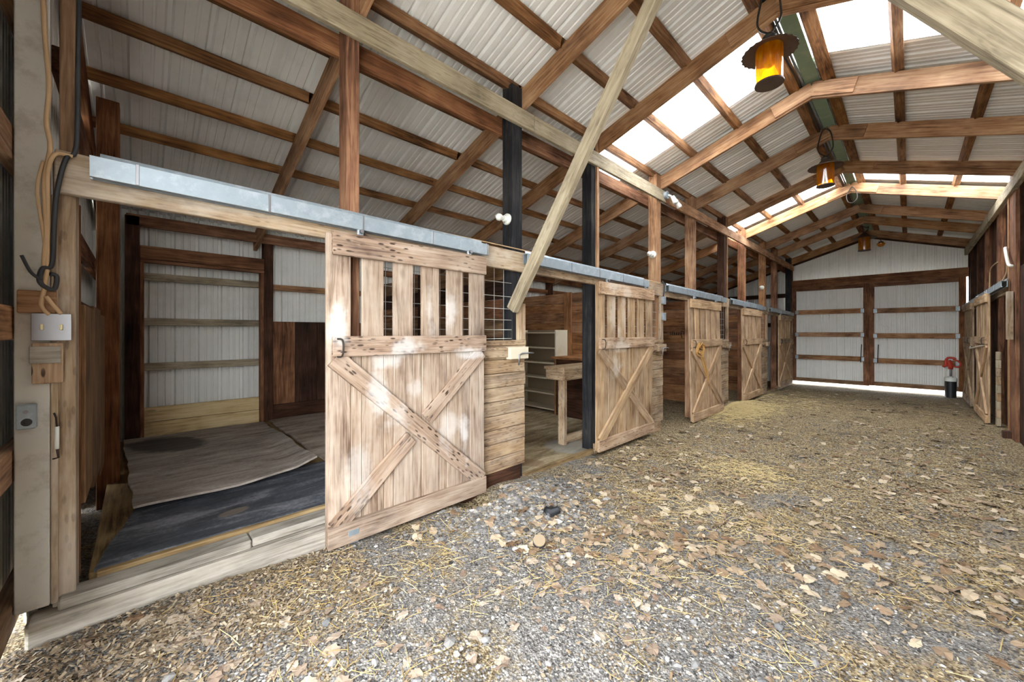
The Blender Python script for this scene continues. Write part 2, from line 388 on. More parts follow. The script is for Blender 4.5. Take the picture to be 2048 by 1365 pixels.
for nm, a, b in (('ground_outside_near', -45, -.6), ('ground_outside_far', 16.4, 60)):
    mesh_obj(nm, [(-40, a, gz(a) - .03), (40, a, gz(a) - .03), (40, b, gz(b) - .03), (-40, b, gz(b) - .03)], [(0, 1, 2, 3)], 'bounce_ground', None, False, 'structure')  # near sheet is unseen, stretched far out so its bounce enters the barn
floor = mesh_obj('floor', gv, gf, 'ground', None, True, 'structure')
# ------------------------------------------------------------------ roof
POSTS = [(-.28, -.21), (1.03, 1.12), (2.62, 2.76), (3.97, 4.10), (5.72, 5.86), (7.13, 7.29), (8.83, 8.97), (10.22, 10.37), (12.06, 12.21), (13.38, 13.53), (15.30, 15.47)]
ceiling = struct('ceiling', (XR, 7.7, ZR))
XL, XRT = -6.35, 4.75; SH = .09
edges = [-1.02 + .92 * i for i in range(8)] + [5.42 + 1.015 * i for i in range(1, 5)]
edges = sorted(set(round(e, 3) for e in edges)) + [10.4]; e = 10.4
while e < 16.0: e += .93; edges.append(e)
for i in range(len(edges) - 1):
    a, b = edges[i], edges[i + 1]; w = b - a
    sky = abs(a - 4.5) < .02 or abs(a - 9.48) < .02
    for sgn, xe in ((-1, XL), (1, XRT)):
        spans = [(XR, -3.2 if sgn < 0 else 1.55, 'sky'), (-3.15 if sgn < 0 else 1.5, xe, 'sheet')] if sky else [(XR, xe, 'sheet')]
        for x0, x1, mt in spans:
            o = ribbed('skylight_panel' if mt == 'sky' else 'roof_sheet', (x0, a, roof_z(x0) + SH), (0, 1, 0), (x1 - x0, 0, roof_z(x1) - roof_z(x0)), (0, 0, 1), w + .01, mt, ceiling, .23)
            if mt == 'sky': o['label'] = 'translucent corrugated skylight panel'
PX = [-.99, -1.635, -2.225, -2.776, -3.294, -3.806, -4.33, -4.85, -5.38, -5.9] + [-.67, -.083, .578, 1.2, 1.8, 2.4, 3.0, 3.6, 4.2]
RY = [-.30] + [p[1] + .0 for p in POSTS[1:]]
for x in PX:
    for a, b in zip([-.9] + RY, RY + [16.1]):
        if b - a < .7 and a < 0 : pass
        z = roof_z(x) + .043
        board('purlin', (x, a - .02, z), (x, b + .02, z), .085, .115 if x in (-.99, -.67) else .075, (PITCH * (1 if x < XR else -1), 0, 1), 'purlin', ceiling, .003)
RD = .20
for y in RY:
    for sgn, xe in ((-1, -6.25), (1, 4.65)):
        z0 = roof_z(XR) - RD / 2 + .0; z1 = roof_z(xe) - RD / 2
        yy = y + (.023 if y > 0 else 0)
        board('rafter', (XR + sgn * .002, yy, z0), (xe, yy, z1), RD, .045, (0, 0, 1), 'brown' if y < 0 else 'rafter', ceiling)
        board('ridge_gusset', (XR - sgn * .01, yy - .036, z0 + .005), (XR + sgn * .40, yy - .036, z0 - .13 + .005), .165, .022, (0, 0, 1), 'rafter', ceiling)
bx('ridge_board', XR - .07, XR + .07, -.8, 16.0, ZR + .012, ZR + .024, 'green', ceiling)
bx('ridge_cable_tray', XR - .10, XR - .075, .5, 15.8, ZR + .0, ZR + .014, 'galv', ceiling)
# knee braces
BR = [board('knee_brace', (-2.66, 2.585, .22), (-1.02, 2.62, 2.72), .108, .07, (1, 0, -.6), 'grey', ceiling),
      board('knee_brace', (1.06, 2.66, .10), (-.55, 2.66, 2.52), .15, .09, (1, 0, .6), 'grey', ceiling)]
BR[0]['label'] = 'long grey diagonal brace rising from the stall front to the roof'
BR[1]['label'] = 'grey diagonal brace crossing the roof at the near right'
# ------------------------------------------------------------------ left stall-front wall
wl = struct('wall_left', (-2.7, 7.6, -1.4))
pm = ['header', 'brown', 'black', 'black', 'rafter', 'rafter', 'dark', 'brown', 'rafter', 'brown', 'black']
for (a, b), m in zip(POSTS, pm):
    zb = gz(a) - .05
    if a < 0: bx('post', -2.84, -2.70, a, b, -1.25, .81, 'header', wl); bx('post', -2.84, -2.70, a + .02, b, .815, 2.45, 'lining', wl)
    else: bx('post', -2.84, -2.70, a, b, zb, roof_z(-2.7) - .0, m, wl)
    if m == 'dark' or a == 3.97: bx('post_facing', -2.705, -2.672, b - .05, b, zb, roof_z(-2.7), 'rafter', wl)
bx('jamb_board', -2.72, -2.675, -.385, -.285, -1.22, 2.55, 'paint', wl)
bx('post_facing', -2.70, -2.675, -.283, -.262, -1.22, .62, 'header', wl)
for a, b, m in ((-.6, 2.9, 'grey'), (2.9, 5.95, 'grey'), (5.95, 9.1, 'rafter'), (9.1, 15.6, 'rafter')):
    bx('plate_beam', -2.70, -2.66, a, b - .004, 2.05, 2.22, m, wl)
for a, b in ((-.6, 2.62), (2.65, 5.8), (5.82, 9.0), (9.02, 15.6)):
    bx('plate_beam', -2.88, -2.84, a, b, 1.98, 2.14, 'brown', wl)
hd = [(-.27, 2.76), (2.765, 5.86), (5.865, 8.97), (8.975, 12.21), (12.215, 15.55)]
for i, (a, b) in enumerate(hd):
    bx('header_beam', -2.70, -2.655, a, b, .63, .82, 'header' if i == 0 else 'panel', wl, dz=DZ)
for i, (a, b) in enumerate([(1.12, 2.77), (4.10, 5.86), (7.29, 8.97), (10.37, 12.21), (13.53, 15.47)]):
    z = gz(b) + .03; k = 0; o = DZ * (a + b) / 2
    zt = -.10 + o
    bx('skirt_board', -2.70, -2.67, a - .1, b - .06, z - .2, z + .12, 'dark' if i == 0 else 'panel', wl)
    z += .12
    n = round((zt - z) / .135); hgt = (zt - z) / n
    for k in range(n):
        bx('plank', -2.70, -2.662 + random.uniform(-.004, .004), a, b + random.uniform(-.012, .004), z + k * hgt + .002, z + (k + 1) * hgt - .002, 'panel', wl, .005)
    bx('mesh_sill', -2.705, -2.655, a, b, zt, zt + .05, 'panel', wl)
    bx('mesh_stile', -2.70, -2.66, b - .10, b, zt + .05, (.29 if i == 0 else .63 + o), 'panel', wl)
    z0, z1 = zt + .05, .63 + o
    vv, ff = [], []
    yy = a + .08
    while yy < b - .1:
        g = tube_geo([(-2.715, yy, z0 - .03), (-2.715, yy, z1)], .003, 5); q = len(vv); vv += g[0]; ff += [tuple(t + q for t in f) for f in g[1]]; yy += .12
    zz = z0 + .015; st = .085
    while zz < z1:
        g = tube_geo([(-2.71, a + .02, zz), (-2.71, b - .12, zz)], .003, 5); q = len(vv); vv += g[0]; ff += [tuple(t + q for t in f) for f in g[1]]; zz += st; st *= 1.12
    mesh_obj('wire_mesh', vv, ff, 'wire', wl, origin=(-2.715, a, z0))
    # latch blocks and bolt
    y0 = b - .60
    bx('latch_rail', -2.665, -2.63, y0 + (.0 if i == 0 else .1), b - .02, zt - .11, zt - .02, 'panel', wl)
    if i < 4:
        lb = bx('latch_block', -2.66, -2.60, b - .27, b - .02, zt - .13, zt - .015, 'shelfside' if i == 0 else 'panel', wl)
        tube('latch_bolt', [(-2.60, b - .16, zt - .19), (-2.595, b - .155, zt - .09), (-2.58, b - .13, zt - .075), (-2.585, b - .03, zt - .075), (-2.60, b + .05, zt - .08)], .008, 'steel', lb, 6)
# jamb strips at the door sides of the openings
bx('jamb_trim', -2.69, -2.66, 4.035, 4.10, gz(4) - .02, .57, 'lining', wl)
for y in (7.2, 10.3): bx('jamb_trim', -2.70, -2.655, y, y + .09, gz(y), .54, 'panel', wl)
# electric boxes and light fixtures on the posts are things, further down
# sills
sl = struct('trim_1', (-2.7, .3, -1.4))
bx('sill_timber', -2.74, -2.615, -.35, .92, -1.43, -1.25, 'sill', sl, .012)
board('sill_plank', (-2.71, -.26, -1.225), (-2.71, .47, -1.225), .13, .05, (1, 0, 0), 'sill', sl, .008)
board('sill_plank', (-2.715, .475, -1.223), (-2.715, 1.0, -1.223), .125, .05, (1, 0, 0), 'sill', sl, .008)
bx('sill_edge', -2.84, -2.785, -.15, 1.02, -1.24, -1.185, 'ply', sl)
for a, b in ((2.77, 3.97), (12.21, 13.38)): bx('sill_edge', -2.72, -2.67, a, b, gz(a) - .04, gz(a) + .03, 'ply', sl)
# ------------------------------------------------------------------ partitions, back wall, end walls
def partition(name, y, mats, zb, dz):
    w = struct(name, (-4.4, y, zb)); z = zb; zt = .74 + dz
    n = round((zt - zb) / .19); hg = (zt - zb) / n
    for k in range(n):
        for x0, x1 in ((-6.08, -4.42), (-4.41, -2.86)):
            bx('plank', x0, x1, y - .02 + random.uniform(-.004, .004), y + .02, zb + k * hg + .003, zb + (k + 1) * hg - .003, mats[(k * 7) % len(mats)], w)
    bx('stud', -4.50, -4.34, y - .065, y - .022, zb, zt + .01, mats[0], w)
    return w
partition('wall_partition_1', 2.70, ['dark', 'lining', 'brown'], -1.42, 0)
partition('wall_partition_2', 5.78, ['partition'], -1.50, 0)
partition('wall_partition_3', 8.90, ['partition', 'partition', 'brown'], -1.57, -.02)
partition('wall_partition_4', 12.13, ['partition', 'brown'], -1.63, -.05)
wb = struct('wall_back', (-6.2, 7.6, -1.4))
y = -.42
while y < 16.0:
    w = min(.92, 16.0 - y); ribbed('wall_sheet', (-6.22, y, -1.75), (0, 1, 0), (0, 0, roof_z(-6.22) + .13 + 1.75), (-1, 0, 0), w + .005, 'wallsheet', wb, .23); y += w
for a, b in POSTS[1:]:
    yy = (1.21, 1.32) if a < 1.5 else (a, a + .12)
    bx('post', -6.18, -6.04, yy[0], yy[1], gz(a) - .1, roof_z(-6.1) - .05, 'dark', wb)
bx('post', -6.18, -6.02, -.11, .01, -1.5, roof_z(-6.1) - .05, 'dark', wb)
bx('girt', -6.06, -6.02, -.1, 5.8, 1.20, 1.33, 'brown', wb); bx('girt', -6.06, -6.02, 5.8, 15.9, 1.20, 1.33, 'brown', wb)
bx('door_header', -6.17, -6.03, .01, 1.21, .84, .99, 'brown', wb); bx('door_frame', -6.10, -6.025, .01, 1.21, .80, .835, 'brown', wb)
bx('door_frame', -6.12, -6.02, .01, .045, -1.22, .80, 'brown', wb); bx('door_frame', -6.12, -6.02, 1.165, 1.205, -1.25, .80, 'brown', wb)
for z in (.61, .085, -.44): bx('girt', -6.18, -6.14, .03, 1.2, z, z + .085, 'grey', wb)
bx('kick_plank', -6.13, -6.09, .04, 1.165, -1.03, -.865, 'yellow', wb); bx('kick_plank', -6.13, -6.09, .04, 1.165, -1.24, -1.035, 'yellow', wb)
bx('girt', -6.17, -6.13, 1.32, 2.7, .59, .67, 'rafter', wb)
yy = 1.325
for w in (.28, .29, .27, .28, .25):
    bx('lining_board', -6.12, -6.09, yy, yy + w - .005, -1.0, .155, random.choice(['partition', 'dark', 'brown']), wb); yy += w
bx('kick_plank', -6.1, -6.05, 1.32, 2.7, -1.20, -.99, 'dark', wb)
for a, b in ((2.74, 5.76), (5.8, 8.88), (8.92, 12.1), (12.15, 15.8)):
    z = gz(a)
    for k in range(11):
        bx('plank', -6.06, -6.02, a, b, z + k * .192, z + k * .192 + .188, 'partition', wb)
    for zz in (.95,): bx('girt', -6.17, -6.1, a, b, zz, zz + .09, 'brown', wb)
# near end wall beside the first stall
wn = struct('wall_near', (-4.4, -.3, -1.4))
ribbed('wall_sheet', (-6.24, -.36, -1.6), (1, 0, 0), (0, 0, 1), (0, -1, 0), 1.75, 'wallsheet', wn, .2, lambda s: (0, roof_z(-6.22 + s) + .08 + 1.6))
ribbed('wall_sheet', (-4.47, -.36, -1.6), (1, 0, 0), (0, 0, 1), (0, -1, 0), 1.72, 'wallsheet', wn, .2, lambda s: (0, roof_z(-4.47 + s) + .08 + 1.6))
bx('post', -4.56, -4.42, -.24, -.11, -1.5, roof_z(-4.5) - .02, 'brown', wn)
for z in (.5, 1.25): bx('girt', -6.1, -2.85, -.30, -.26, z, z + .13, 'brown', wn)
bx('girt', -6.1, -2.85, -.33, -.22, .13, .17, 'dark', wn)
xx = -2.86
for w, zt, zb in ((.55, .14, -.85), (.52, .16, -.93), (.45, .13, -1.0)):
    bx('lining_board', xx - w + .004, xx, -.225, -.19, zb, zt, 'lining', wn); xx -= w
xx = -4.62
for w, zt, zb in ((.5, .12, -1.0), (.45, .13, -1.05), (.4, .12, -1.1)):
    bx('lining_board', xx - w + .004, xx, -.20, -.165, zb, zt, 'lining', wn); xx -= w
bx('jamb_board', -2.86, -2.842, -.27, -.205, -1.2, .63, 'brown', wn)
# left sliding door widened, right one added to narrow daylight; rest of near wall
def siding_door(name, x0, x1, y, z0, z1, label, rails, facing, group):
    t = thing(name, ((x0 + x1) / 2, y, z0), label, 'gate', group)
    s = -facing
    w = (x1 - x0) / 2
    for k in range(2):
        ribbed('siding_sheet', (x0 + k * w, y + s * .045, z0), (1, 0, 0), (0, 0, z1 - z0), (0, s, 0), w, 'wallsheet', t, .2)
    for a, b, wd_ in ((x0, x0 + .11, 0), (x1 - .13, x1, 0)): bx('stile', a, b, y - .035, y + .035, z0, z1, 'brown', t)
    bx('top_rail', x0 + .11, x1 - .13, y - .03, y + .03, z1 - .12, z1, 'brown', t); bx('bottom_rail', x0 + .11, x1 - .13, y - .03, y + .03, z0, z0 + .12, 'lining', t)
    for z in rails:
        r = bx('rail', x0 + .11, x1 - .13, y - .02, y + .03, z, z + .145, 'rafter', t)
        bx('bracket', x0 + .09, x0 + .17, y - facing * .0 - .036, y - .021, z + .01, z + .13, 'galv', r) if facing < 0 else None
        bx('bracket', x1 - .19, x1 - .11, y - .038, y - .021, z + .01, z + .13, 'galv', r) if facing < 0 else None
    return t
g = siding_door('sliding_barn_door', -3.6, -1.6, -.42, -1.29, 1.9, 'white ribbed sliding barn door partly open at the near left', (.75, -.03, -.65, 1.45), 1, None)  # seen edge is real; unseen width reaches across to cut doorway daylight
siding_door('sliding_barn_door', .85, 2.65, -.42, -1.32, 1.9, 'unseen ribbed sliding door added at the near right to cut daylight', (.75, -.03, -.65, 1.45), 1, None)  # out of view, added to narrow the light from the doorway
for k in range(4):  # unseen gable, closed over the doorway to lessen light on the floor
    ribbed('unseen_gable_sheet', (-2.75 + k * .97, -.36, 0), (1, 0, 0), (0, 0, 1), (0, -1, 0), .97, 'wallsheet', wn, .2, lambda s, x=-2.75 + k * .97: (1.6, roof_z(x + s) + .08))
bx('wall_sheathing', 1.12, 4.6, -.4, -.36, -1.6, 1.2, 'wallsheet', wn)
# ------------------------------------------------------------------ far end wall and gates
wf = struct('wall_far', (-.8, 15.9, -1.7))
for x0, w in [(-6.22 + i * .93, .93) for i in range(12)]:
    lo = 1.5 if -2.75 < x0 + .45 < 1.15 else -1.75
    if x0 < -2.75 < x0 + w or x0 < 1.12 < x0 + w:
        c = -2.75 if x0 < -2.75 else 1.12
        A, B = (-1.75, 1.5) if c < 0 else (1.5, -1.75)
        ribbed('wall_sheet', (x0, 15.98, 0), (1, 0, 0), (0, 0, 1), (0, 1, 0), c - x0, 'wallsheet', wf, .22, lambda s, l=A, x=x0: (l, roof_z(x + s) + .085))
        ribbed('wall_sheet', (c, 15.98, 0), (1, 0, 0), (0, 0, 1), (0, 1, 0), x0 + w - c, 'wallsheet', wf, .22, lambda s, l=B, x=c: (l, roof_z(x + s) + .085))
    else:
        ribbed('wall_sheet', (x0, 15.98, 0), (1, 0, 0), (0, 0, 1), (0, 1, 0), w, 'wallsheet', wf, .22, lambda s, l=lo, x=x0: (l, roof_z(x + s) + .085))
for sgn, xe in ((-1, -6.2), (1, 4.6)): board('rafter', (XR, 15.9, roof_z(XR) - .09), (xe, 15.9, roof_z(xe) - .09), .2, .05, (0, 0, 1), 'dark', wf)
bx('gate_header', -2.84, 1.18, 15.76, 15.9, 1.50, 1.74, 'brown', wf)
for z in (.2, 1.2): bx('girt', -6.1, -2.85, 15.88, 15.94, z, z + .14, 'dark', wf)
bx('post', -2.86, -2.74, 15.76, 15.92, -1.8, 2.2, 'dark', wf); bx('post', 1.10, 1.24, 15.76, 15.92, -1.8, 2.2, 'dark', wf)
GA = siding_door('barn_gate', -2.735, -.835, 15.78, -1.60, 1.495, 'left half of the closed double gate, white siding on a brown timber frame', (.60, -.13, -.87), -1, 'double gate halves')
GB = siding_door('barn_gate', -.8325, 1.06, 15.78, -1.58, 1.495, 'right half of the closed double gate, beside the red hydrant', (.58, -.16, -.90), -1, 'double gate halves')
for gt, x in ((GA, -1.0), (GB, -.63)):
    tube('latch_rod', [(x, 15.72, -.35), (x - .01, 15.71, -.6), (x - .02, 15.72, -.9)], .012, 'iron', gt, 6)
# ------------------------------------------------------------------ right stall-front wall
wr = struct('wall_right', (1.12, 8, -1.4))
for i, (a, b) in enumerate([(-.3, -.2), (2.6, 2.75), (5.7, 5.85), (9.45, 9.62), (10.9, 11.1), (12.6, 12.75), (13.6, 13.75), (15.3, 15.45)]):
    bx('post', 1.10, 1.25, a, b, gz(a) - .1, roof_z(1.1) - .02, ['brown', 'brown', 'brown', 'dark', 'brown', 'brown', 'dark', 'dark'][i], wr)
bx('post_facing', 1.06, 1.10, 9.0, 9.45, gz(9) - .1, roof_z(1.1) - .02, 'brown', wr)
bx('post_facing', 1.05, 1.10, 9.46, 9.56, gz(9) - .1, 2.2, 'rafter', wr)
bx('post_foot', .98, 1.06, 9.3, 9.42, gz(9.3) - .05, gz(9.3) + .1, 'dark', wr)
bx('plate_beam', 1.02, 1.08, -.6, 8.0, 2.05, 2.22, 'grey', wr); bx('plate_beam', 1.02, 1.08, 8.004, 15.7, 2.05, 2.22, 'grey', wr)
bx('header_beam', 1.06, 1.10, 9.2, 12.5, .72, .91, 'panel', wr, dz=DZ); bx('header_beam', 1.06, 1.10, 12.504, 15.7, .72, .91, 'panel', wr, dz=DZ)
bx('hanging_board', .99, 1.05, 9.05, 9.16, -.10, .60, 'header', wr)
yy = -.2
while yy < 9.0:
    bx('lining_board', 1.10, 1.14, yy, yy + .296, gz(yy) - .1, .95, 'dark', wr); yy += .30
for a, b in ((9.62, 10.9), (10.95, 12.6), (12.75, 13.6), (13.7, 15.4)):
    m = 'dark'
    yy = a
    while yy < b - .05:
        w = min(.28, b - yy); bx('lining_board', 1.16, 1.20, yy, yy + w - .004, gz(yy) - .1, 2.2, random.choice(['dark', 'brown', 'dark']), wr); yy += w
for y, hh in ((10.40, .0), (12.72, .0)):
    for k in range(9):
        z = gz(y) + .02 + k * .14; bx('plank', 1.03, 1.08, y - .0, y + .12, z, z + .135, random.choice(['panel', 'grey', 'panel']), wr)
wo = struct('wall_outer_right', (4.6, 8, -1.4))
for i in range(9): bx('wall_sheathing', 4.55, 4.6, -.4 + i * 1.83, 1.42 + i * 1.83, -1.8, 1.25, 'wallsheet', wo)
# ------------------------------------------------------------------ stall doors
def stall_door(x, y0, y1, zt, zb, f, label, mats, tilt=0.0, over='\\', rusty=False):
    ms, mr = mats; yc = (y0 + y1) / 2; W = y1 - y0; Hh = zt - zb
    t = thing('stall_door', (x, yc, zb), label, 'door', 'sliding stall doors')
    def P(u, v, d): return (x + f * (d + tilt * (zt - v) ), u, v)          # u along the wall, v height, d towards the aisle
    zmid = zb + Hh * .635
    ws = W * .118; gap = (W - 6 * ws) / 5
    for k in range(6):
        u = y0 + k * (ws + gap) + ws / 2
        board('slat', P(u, zb + .01, .0), P(u, zt - .01, .0), ws + random.uniform(-.004, .004), .028, (0, 1, 0), ms, t)
    for k in range(5):
        u = y0 + k * (ws + gap) + ws + gap / 2
        board('filler_board', P(u, zb + .01, -.002), P(u, zmid - .02, -.002), gap - .005, .024, (0, 1, 0), ms, t)
    hr = .15
    board('top_rail', P(y0 + .03, zt - hr / 2, .03), P(y1 - .0, zt - hr / 2, .03), hr, .034, (0, 0, 1), mr, t)
    mrl = board('middle_rail', P(y0 + .03, zmid, .03), P(y1, zmid, .03), .135, .034, (0, 0, 1), mr, t)
    board('bottom_rail', P(y0, zb + .07, .03), P(y1, zb + .07, .03), .14, .034, (0, 0, 1), ms if over == '\\' else mr, t)
    za, zc = zmid - .075, zb + .15
    bw = .125; e = .045
    A = (P(y0 + e, za + .0, .028), P(y1 - e, zc - .03, .028)); B = (P(y0 + e, zc - .03, .028), P(y1 - e, za + .0, .028))
    full, cut = (A, B) if over == '\\' else (B, A)
    board('brace', full[0], full[1], bw, .03, (0, 0, 1), mr if over == '\\' else ms, t)
    p, q = Vector(cut[0]), Vector(cut[1]); m = (p + q) / 2; d = (q - p).normalized() * .085
    board('brace', p, m - d, bw * .92, .026, (0, 0, 1), mr if over == '\\' else ms, t); board('brace', m + d, q, bw * .92, .026, (0, 0, 1), mr if over == '\\' else ms, t)
    for u in (y0 + W * .17, y1 - W * .12):
        hgr = bx('roller_hanger', x - .012 + f * .0, x + .012 + f * .0, u - .02, u + .02, zt - .02, zt + .075, 'galv', t)
        lathe('roller_nut', [(.0, -.016), (.014, -.016), (.014, .016), (0, .016)], (x + f * .02, u, zt + .03), 'steel', hgr, 8, 'X')
    tube('pull_handle', [P(y0 + .055, zmid + .05, .05), P(y0 + .075, zmid + .045, .075), P(y0 + .08, zmid, .085), P(y0 + .075, zmid - .06, .075), P(y0 + .055, zmid - .065, .05)], .006, 'iron', mrl, 6, sm=3)
    return t
o = DZ
stall_door(-2.60, .86, 2.17, .655, -1.385, 1, 'nearest stall door, lime-streaked slats over a crossbraced lower half', ('door1', 'rail1'), 0, '\\')
stall_door(-2.60, 3.92, 5.34, .615, -1.425, 1, 'second stall door, with white streaks on its slats, beside the workbench stall', ('door2', 'rail2'), 0, '/')
stall_door(-2.59, 6.64, 8.14, .575, -1.50, 1, 'third stall door, a frayed rope halter hanging on it', ('door', 'door'), .025, '/')
stall_door(-2.60, 9.63, 11.2, .55, -1.52, 1, 'fourth stall door, next to the spilled yellow straw', ('door', 'door'), .01, '/')
stall_door(-2.60, 13.15, 14.7, .515, -1.56, 1, 'farthest stall door on the left, beside the double gate', ('door', 'panel'), 0, '/')
stall_door(.97, 10.6, 12.3, .69, -1.58, -1, 'nearer stall door on the right wall, cord tied at its middle rail', ('door', 'door'), 0, '/')
stall_door(.97, 12.95, 14.7, .66, -1.60, -1, 'farther stall door on the right wall, near the red hydrant', ('panel', 'panel'), 0, '/')
# door tracks
def track(x, a, b, z, f, label, closed=True):
    t = thing('door_track', (x, (a + b) / 2, z + DZ * (a + b) / 2), label, 'track', 'galvanised door tracks')
    def q(y, dx, dz): return (x + f * dx, y, z + DZ * y + dz)
    prof = [(-.03, .05), (.035, .05), (.035, -.045), (.018, -.045), (.018, -.035), (.026, -.035), (.026, .042), (-.022, .042), (-.022, -.035), (-.015, -.035), (-.015, -.045), (-.03, -.045)]
    vv = [q(a, *p) for p in prof] + [q(b, *p) for p in prof]; n = len(prof)
    mesh_obj('rail_channel', vv, [(k, (k + 1) % n, n + (k + 1) % n, n + k) for k in range(n)] + [tuple(range(n)), tuple(range(n, 2 * n))[::-1]], 'galv', t, origin=vv[0])
    y = a + .15
    while y < b:
        bx('bracket', x + f * .036 - .003, x + f * .036 + .003, y, y + .012, z + DZ * y - .045, z + DZ * y + .055, 'steel', t, .001); y += .55
    vv = [q(y, -.022, .05) for y in (a + .03, b - .03)] + [q(y, -.035, .085) for y in (b - .03, a + .03)]
    mesh_obj('mounting_flange', [Vector(v) for v in vv] + [Vector(v) + Vector((f * .004, 0, .002)) for v in vv], [(0, 1, 2, 3), (7, 6, 5, 4), (0, 4, 5, 1), (1, 5, 6, 2), (2, 6, 7, 3), (3, 7, 4, 0)], 'galv', t, origin=vv[0])
    return t
track(-2.62, -.16, 2.22, .755, 1, 'longest galvanised track, above the nearest stall opening')
track(-2.62, 2.72, 5.24, .755, 1, 'galvanised track carrying the second stall door')
track(-2.62, 5.90, 8.62, .755, 1, 'galvanised track carrying the rope-hung third stall door')
track(-2.62, 9.02, 11.7, .755, 1, 'galvanised track carrying the fourth stall door')
track(-2.62, 12.25, 15.2, .755, 1, 'galvanised track carrying the farthest left stall door')
track(1.00, 9.35, 12.4, .84, -1, 'black-ended track over the nearer right stall door')
track(1.00, 12.55, 15.5, .83, -1, 'track over the farther right stall door')
# ------------------------------------------------------------------ stall floors and mats
st1 = struct('floor_stall_1', (-4.4, 1.2, -1.2))
for i in range(9): bx('floor_plank', -6.05, -2.84, -.18 + i * .32, .135 + i * .32, -1.24, -1.20, 'ply', st1)
st2 = bx('floor_stall_2', -6.02, -2.72, 2.74, 5.74, gz(3) - .12, gz(3) + .015, 'concrete', None, kind='structure')
def mat_sheet(name, corners, z, mat, label, curl):
    A, B, C, D = [Vector((x, y, 0)) for x, y in corners]; n, m = 22, 18; vv, ff = [], []
    for lay in (0, 1):
        for j in range(m + 1):
            for i in range(n + 1):
                s, t = i / n, j / m; p = (A * (1 - s) + B * s) * (1 - t) + (D * (1 - s) + C * s) * t
                h = curl(s, t) + .012 * noise.noise((p.x * 1.5, p.y * 1.5, 5)) + .004 * noise.noise((p.x * 6, p.y * 6, 1))
                vv.append((p.x + .02 * noise.noise((p.y * 3, 0, 2)), p.y + .025 * noise.noise((p.x * 3, 0, 9)), z + h + (.016 if lay else 0)))
    K = (n + 1) * (m + 1)
    for j in range(m):
        for i in range(n):
            a = j * (n + 1) + i; q = (a, a + 1, a + n + 2, a + n + 1); ff.append(tuple(k + K for k in q)); ff.append(q[::-1])
    rim = [i for i in range(n + 1)] + [j * (n + 1) + n for j in range(1, m + 1)] + [m * (n + 1) + i for i in range(n - 1, -1, -1)] + [j * (n + 1) for j in range(m - 1, 0, -1)]
    for k in range(len(rim)): a, b = rim[k], rim[(k + 1) % len(rim)]; ff.append((a, b, b + K, a + K))
    ob = mesh_obj(name, vv, ff, mat, None, True, origin=(corners[0][0], corners[0][1], z)); ob.data.set_sharp_from_angle(angle=.8)
    return tag(ob, label, 'mat', 'rubber stall mats')
mat_sheet('stall_mat', [(-2.83, -.17), (-2.80, 1.25), (-3.75, 1.35), (-3.75, .02)], -1.195, 'mat_black', 'black rubber mat just inside the nearest sill', lambda s, t: 0)
mat_sheet('stall_mat', [(-3.42, -.02), (-3.52, 1.10), (-5.95, 1.18), (-5.95, -.12)], -1.165, 'mat_grey', 'grey rubber mat with curled edge and an oval dark stain', lambda s, t: .05 * max(0, 1 - t * 5) * (.4 + .6 * abs(2 * s - 1)) + .05 * max(0, s - .85) / .15 * (1 - t) + .02 * math.sin(t * 5))
mat_sheet('stall_mat', [(-3.3, 1.22), (-3.3, 2.6), (-5.95, 2.6), (-5.95, 1.24)], -1.19, 'mat_tan', 'tan dusty rubber mat behind the nearest door', lambda s, t: .01)
# ------------------------------------------------------------------ workbench, counter, shelves in the second stall
f2 = gz(3) + .015
t = thing('workbench', (-3.18, 4.6, f2), 'rough brown workbench standing just inside the second stall', 'bench')
bx('bench_top', -3.36, -3.02, 3.84, 5.17, -.475, -.44, 'panel', t); bx('apron', -3.06, -3.03, 3.86, 5.15, -.61, -.477, 'panel', t); bx('apron', -3.34, -3.06, 3.86, 3.89, -.61, -.477, 'panel', t)
for x in (-3.15,):
    for y in (3.88, 5.08): bx('leg', x, x + .10, y, y + .06, f2, -.477, 'panel', t)
bx('stretcher', -3.12, -3.07, 3.94, 5.08, f2 + .01, f2 + .11, 'panel', t)
t = thing('counter', (-3.7, 5.5, f2), 'brown counter along the partition behind the workbench', 'counter')
bx('counter_top', -4.38, -3.05, 5.2, 5.70, -.46, -.42, 'partition', t); bx('front_panel', -4.30, -3.1, 5.24, 5.28, f2, -.462, 'dark', t); bx('end_panel', -4.34, -4.302, 5.24, 5.68, f2, -.462, 'partition', t)
t = thing('shelf_unit', (-4.8, 5.5, f2), 'cream shelf unit with five empty shelves against the partition', 'shelf')
bx('side_panel', -4.43, -4.40, 5.36, 5.70, f2, .05, 'shelfside', t); bx('side_panel', -5.42, -5.39, 5.36, 5.70, f2, .05, 'shelfside', t)
bx('back_panel', -5.39, -4.43, 5.67, 5.70, f2, .05, 'shelfback', t)
for k in range(6): bx('shelf', -5.388, -4.432, 5.36, 5.665, f2 + .03 + k * (1.39 / 5), f2 + .055 + k * (1.39 / 5), 'shelfside', t)
# marker scribble on the third stall's partition
vv, ff = [], []
def stroke(pts):
    g = tube_geo([(x, 8.876, z) for x, z in pts], .008, 4); q = len(vv); vv.extend(g[0]); ff.extend([tuple(k + q for k in f) for f in g[1]])
stroke([(-4.06, .02), (-3.94, .0)]); 
for k, x in enumerate((-3.86, -3.81, -3.76, -3.71, -3.66)): stroke([(x, .02), (x - .005, -.05), (x + .03, -.055), (x + .04, .0)])
stroke([(-3.62, .03), (-3.60, -.12)]); stroke([(-3.62, .03), (-3.55, .02), (-3.57, -.04)]); stroke([(-3.53, .09), (-3.48, .07)])
ws_ = mesh_obj('marker_scribble', vv, ff, 'ink', bpy.data.objects['wall_partition_3'], origin=(-3.8, 8.876, 0)); ws_['label'] = 'small scribbled black word on the planks'
